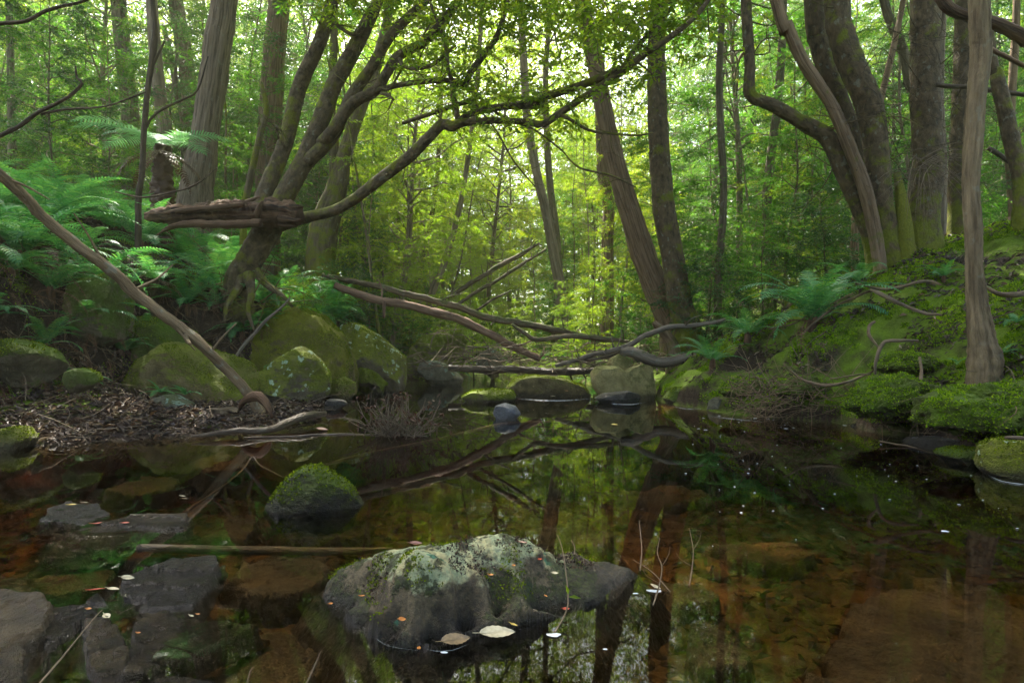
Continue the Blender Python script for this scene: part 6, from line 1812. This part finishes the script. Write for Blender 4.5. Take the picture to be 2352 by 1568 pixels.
leaf_obj(425, 1146, .003, .04, .01, -.1, LM['brownl'], 'brown leaf floating below the leaf litter bank, lower of a pair')
leaf_obj(795, 1126, .01, .06, .014, .2, LM['pale'], 'pale leaf at the waterline of the moss-capped stone')
leaf_obj(727, 1090, .17, .045, .014, -.7, LM['pale'], 'white leaf on the crown of the moss-capped stone', tilt=.4)
leaf_obj(750, 1100, .14, .04, .012, -1.2, LM['pale'], 'second white leaf lower on the moss-capped stone', tilt=.4)
leaf_obj(1412, 976, .003, .09, .06, .2, LM['yellow'], 'yellow leaf floating in front of the tan boulder')
leaf_obj(740, 986, .02, .14, .06, .1, LM['pink'], 'pink curled leaf on the water at the end of the driftwood log', tilt=.3)
leaf_obj(1165, 955, .003, .06, .03, .2, LM['orange'], 'orange leaf beside the blue-grey stone')
for k, (a, b, c, e) in enumerate([(1090, 908, .12, 'yellow'), (1160, 912, .08, 'pale'), (1115, 905, .13, 'pink'), (1150, 922, .03, 'cream'), (1255, 882, .22, 'pale'), (1225, 890, .2, 'yellow'), (1300, 900, .1, 'orange'), (1270, 912, .02, 'cream')]):
    q = P(a, b, 10.8 if k < 4 else 11.6)
    o = leaf_obj(1176, 1400, 0, .09, .035, k * .9, LM[e], f'{ {"yellow": "yellow", "pale": "pale", "pink": "pinkish", "cream": "cream", "orange": "orange"}[e]} leaf on the {"flat mossy stone mid-stream" if k < 4 else "low rounded mossy rock mid-stream"}')
    o.location = (q[0], q[1] - .1, q[2] + .03)

# foam flecks on the water, plus strips for waterline glint
r_ = np.random.default_rng(44)
mb = MB()
fl = [(1272, 1457, .028), (1460, 1362, .012), (1020, 1497, .012), (1390, 1490, .008), (1503, 1356, .03), (2170, 1219, .02)]
for k in range(55):
    a = r_.uniform(1560, 2340)
    b = 985 + abs(r_.normal()) * 130
    if b > 1500 or b < 985: continue
    fl.append((a, b, r_.uniform(.003, .011)))
for k in range(26):
    fl.append((r_.uniform(1540, 1960), r_.uniform(950, 990), r_.uniform(.006, .03)))
th = np.linspace(0, 2 * math.pi, 10, endpoint=False)
for a, b, s in fl:
    p = Pz(a, b, .004)
    rr = s * (1 + .25 * r_.normal(size=10) * .5)
    el = r_.uniform(.4, .8)
    V = np.c_[p[0] + np.cos(th) * rr, p[1] + np.sin(th) * rr * el, np.full(10, .004)]
    V = np.vstack([V, [p[0], p[1], .007]])
    T = np.stack([np.arange(10), (np.arange(10) + 1) % 10, np.full(10, 10)], 1)
    mb.add(V, None, T)
def glint_line(pts, w):  # pale strips stand in for the bright meniscus glint along waterlines
    pp = np.array([Pz(a, b, .005) for a, b in pts])
    tube(mb, pp, [w * .05] + [w * .22] * (len(pp) - 2) + [w * .05], 5, .03, 1.6, 14, cap=False)
glint_line([(1190, 915), (1250, 919), (1300, 919), (1355, 915)], .012)
glint_line([(1364, 920), (1400, 926), (1450, 928), (1482, 923)], .012)
glint_line([(1534, 930), (1575, 938), (1610, 938)], .01)
glint_line([(1635, 956), (1690, 962), (1750, 968)], .008)
glint_line([(2270, 1090), (2300, 1104), (2352, 1112), (2400, 1115)], .008)
glint_line([(980, 1489), (1000, 1494), (1040, 1492), (1075, 1478)], .0018)
glint_line([(830, 1090 + 345), (870, 1470), (900, 1484), (960, 1493)], .0012)
tag(link('foam', mb.mesh('foam', LM['foam'], smooth=False)), 'white foam flecks drifting on the dark pool, with pale strips as waterline glint', 'foam', kind='stuff')

# ------------------------------------------------------------------ haze
hm, n, out = nt('forest_haze')
pv = n.nodes.new('ShaderNodeVolumePrincipled')
pv.inputs['Color'].default_value = (1.0, 1.0, 0.62, 1)
pv.inputs['Density'].default_value = 0.0014
pv.inputs['Anisotropy'].default_value = 0.3
n.links.new(pv.outputs[0], out.inputs[1])
hx0, hx1, hy0, hy1, hz0, hz1 = -290, 290, -90, 300, -40, 75
hv = [(hx0, hy0, hz0), (hx1, hy0, hz0), (hx1, hy1, hz0), (hx0, hy1, hz0), (hx0, hy0, hz1), (hx1, hy0, hz1), (hx1, hy1, hz1), (hx0, hy1, hz1)]
hf = [(3, 2, 1, 0), (4, 5, 6, 7), (0, 1, 5, 4), (1, 2, 6, 5), (2, 3, 7, 6), (3, 0, 4, 7)]
tag(link('haze', make_mesh('haze', hv, [hf], hm, False)), 'thin sunlit haze hanging between the far trees', 'haze', kind='stuff')
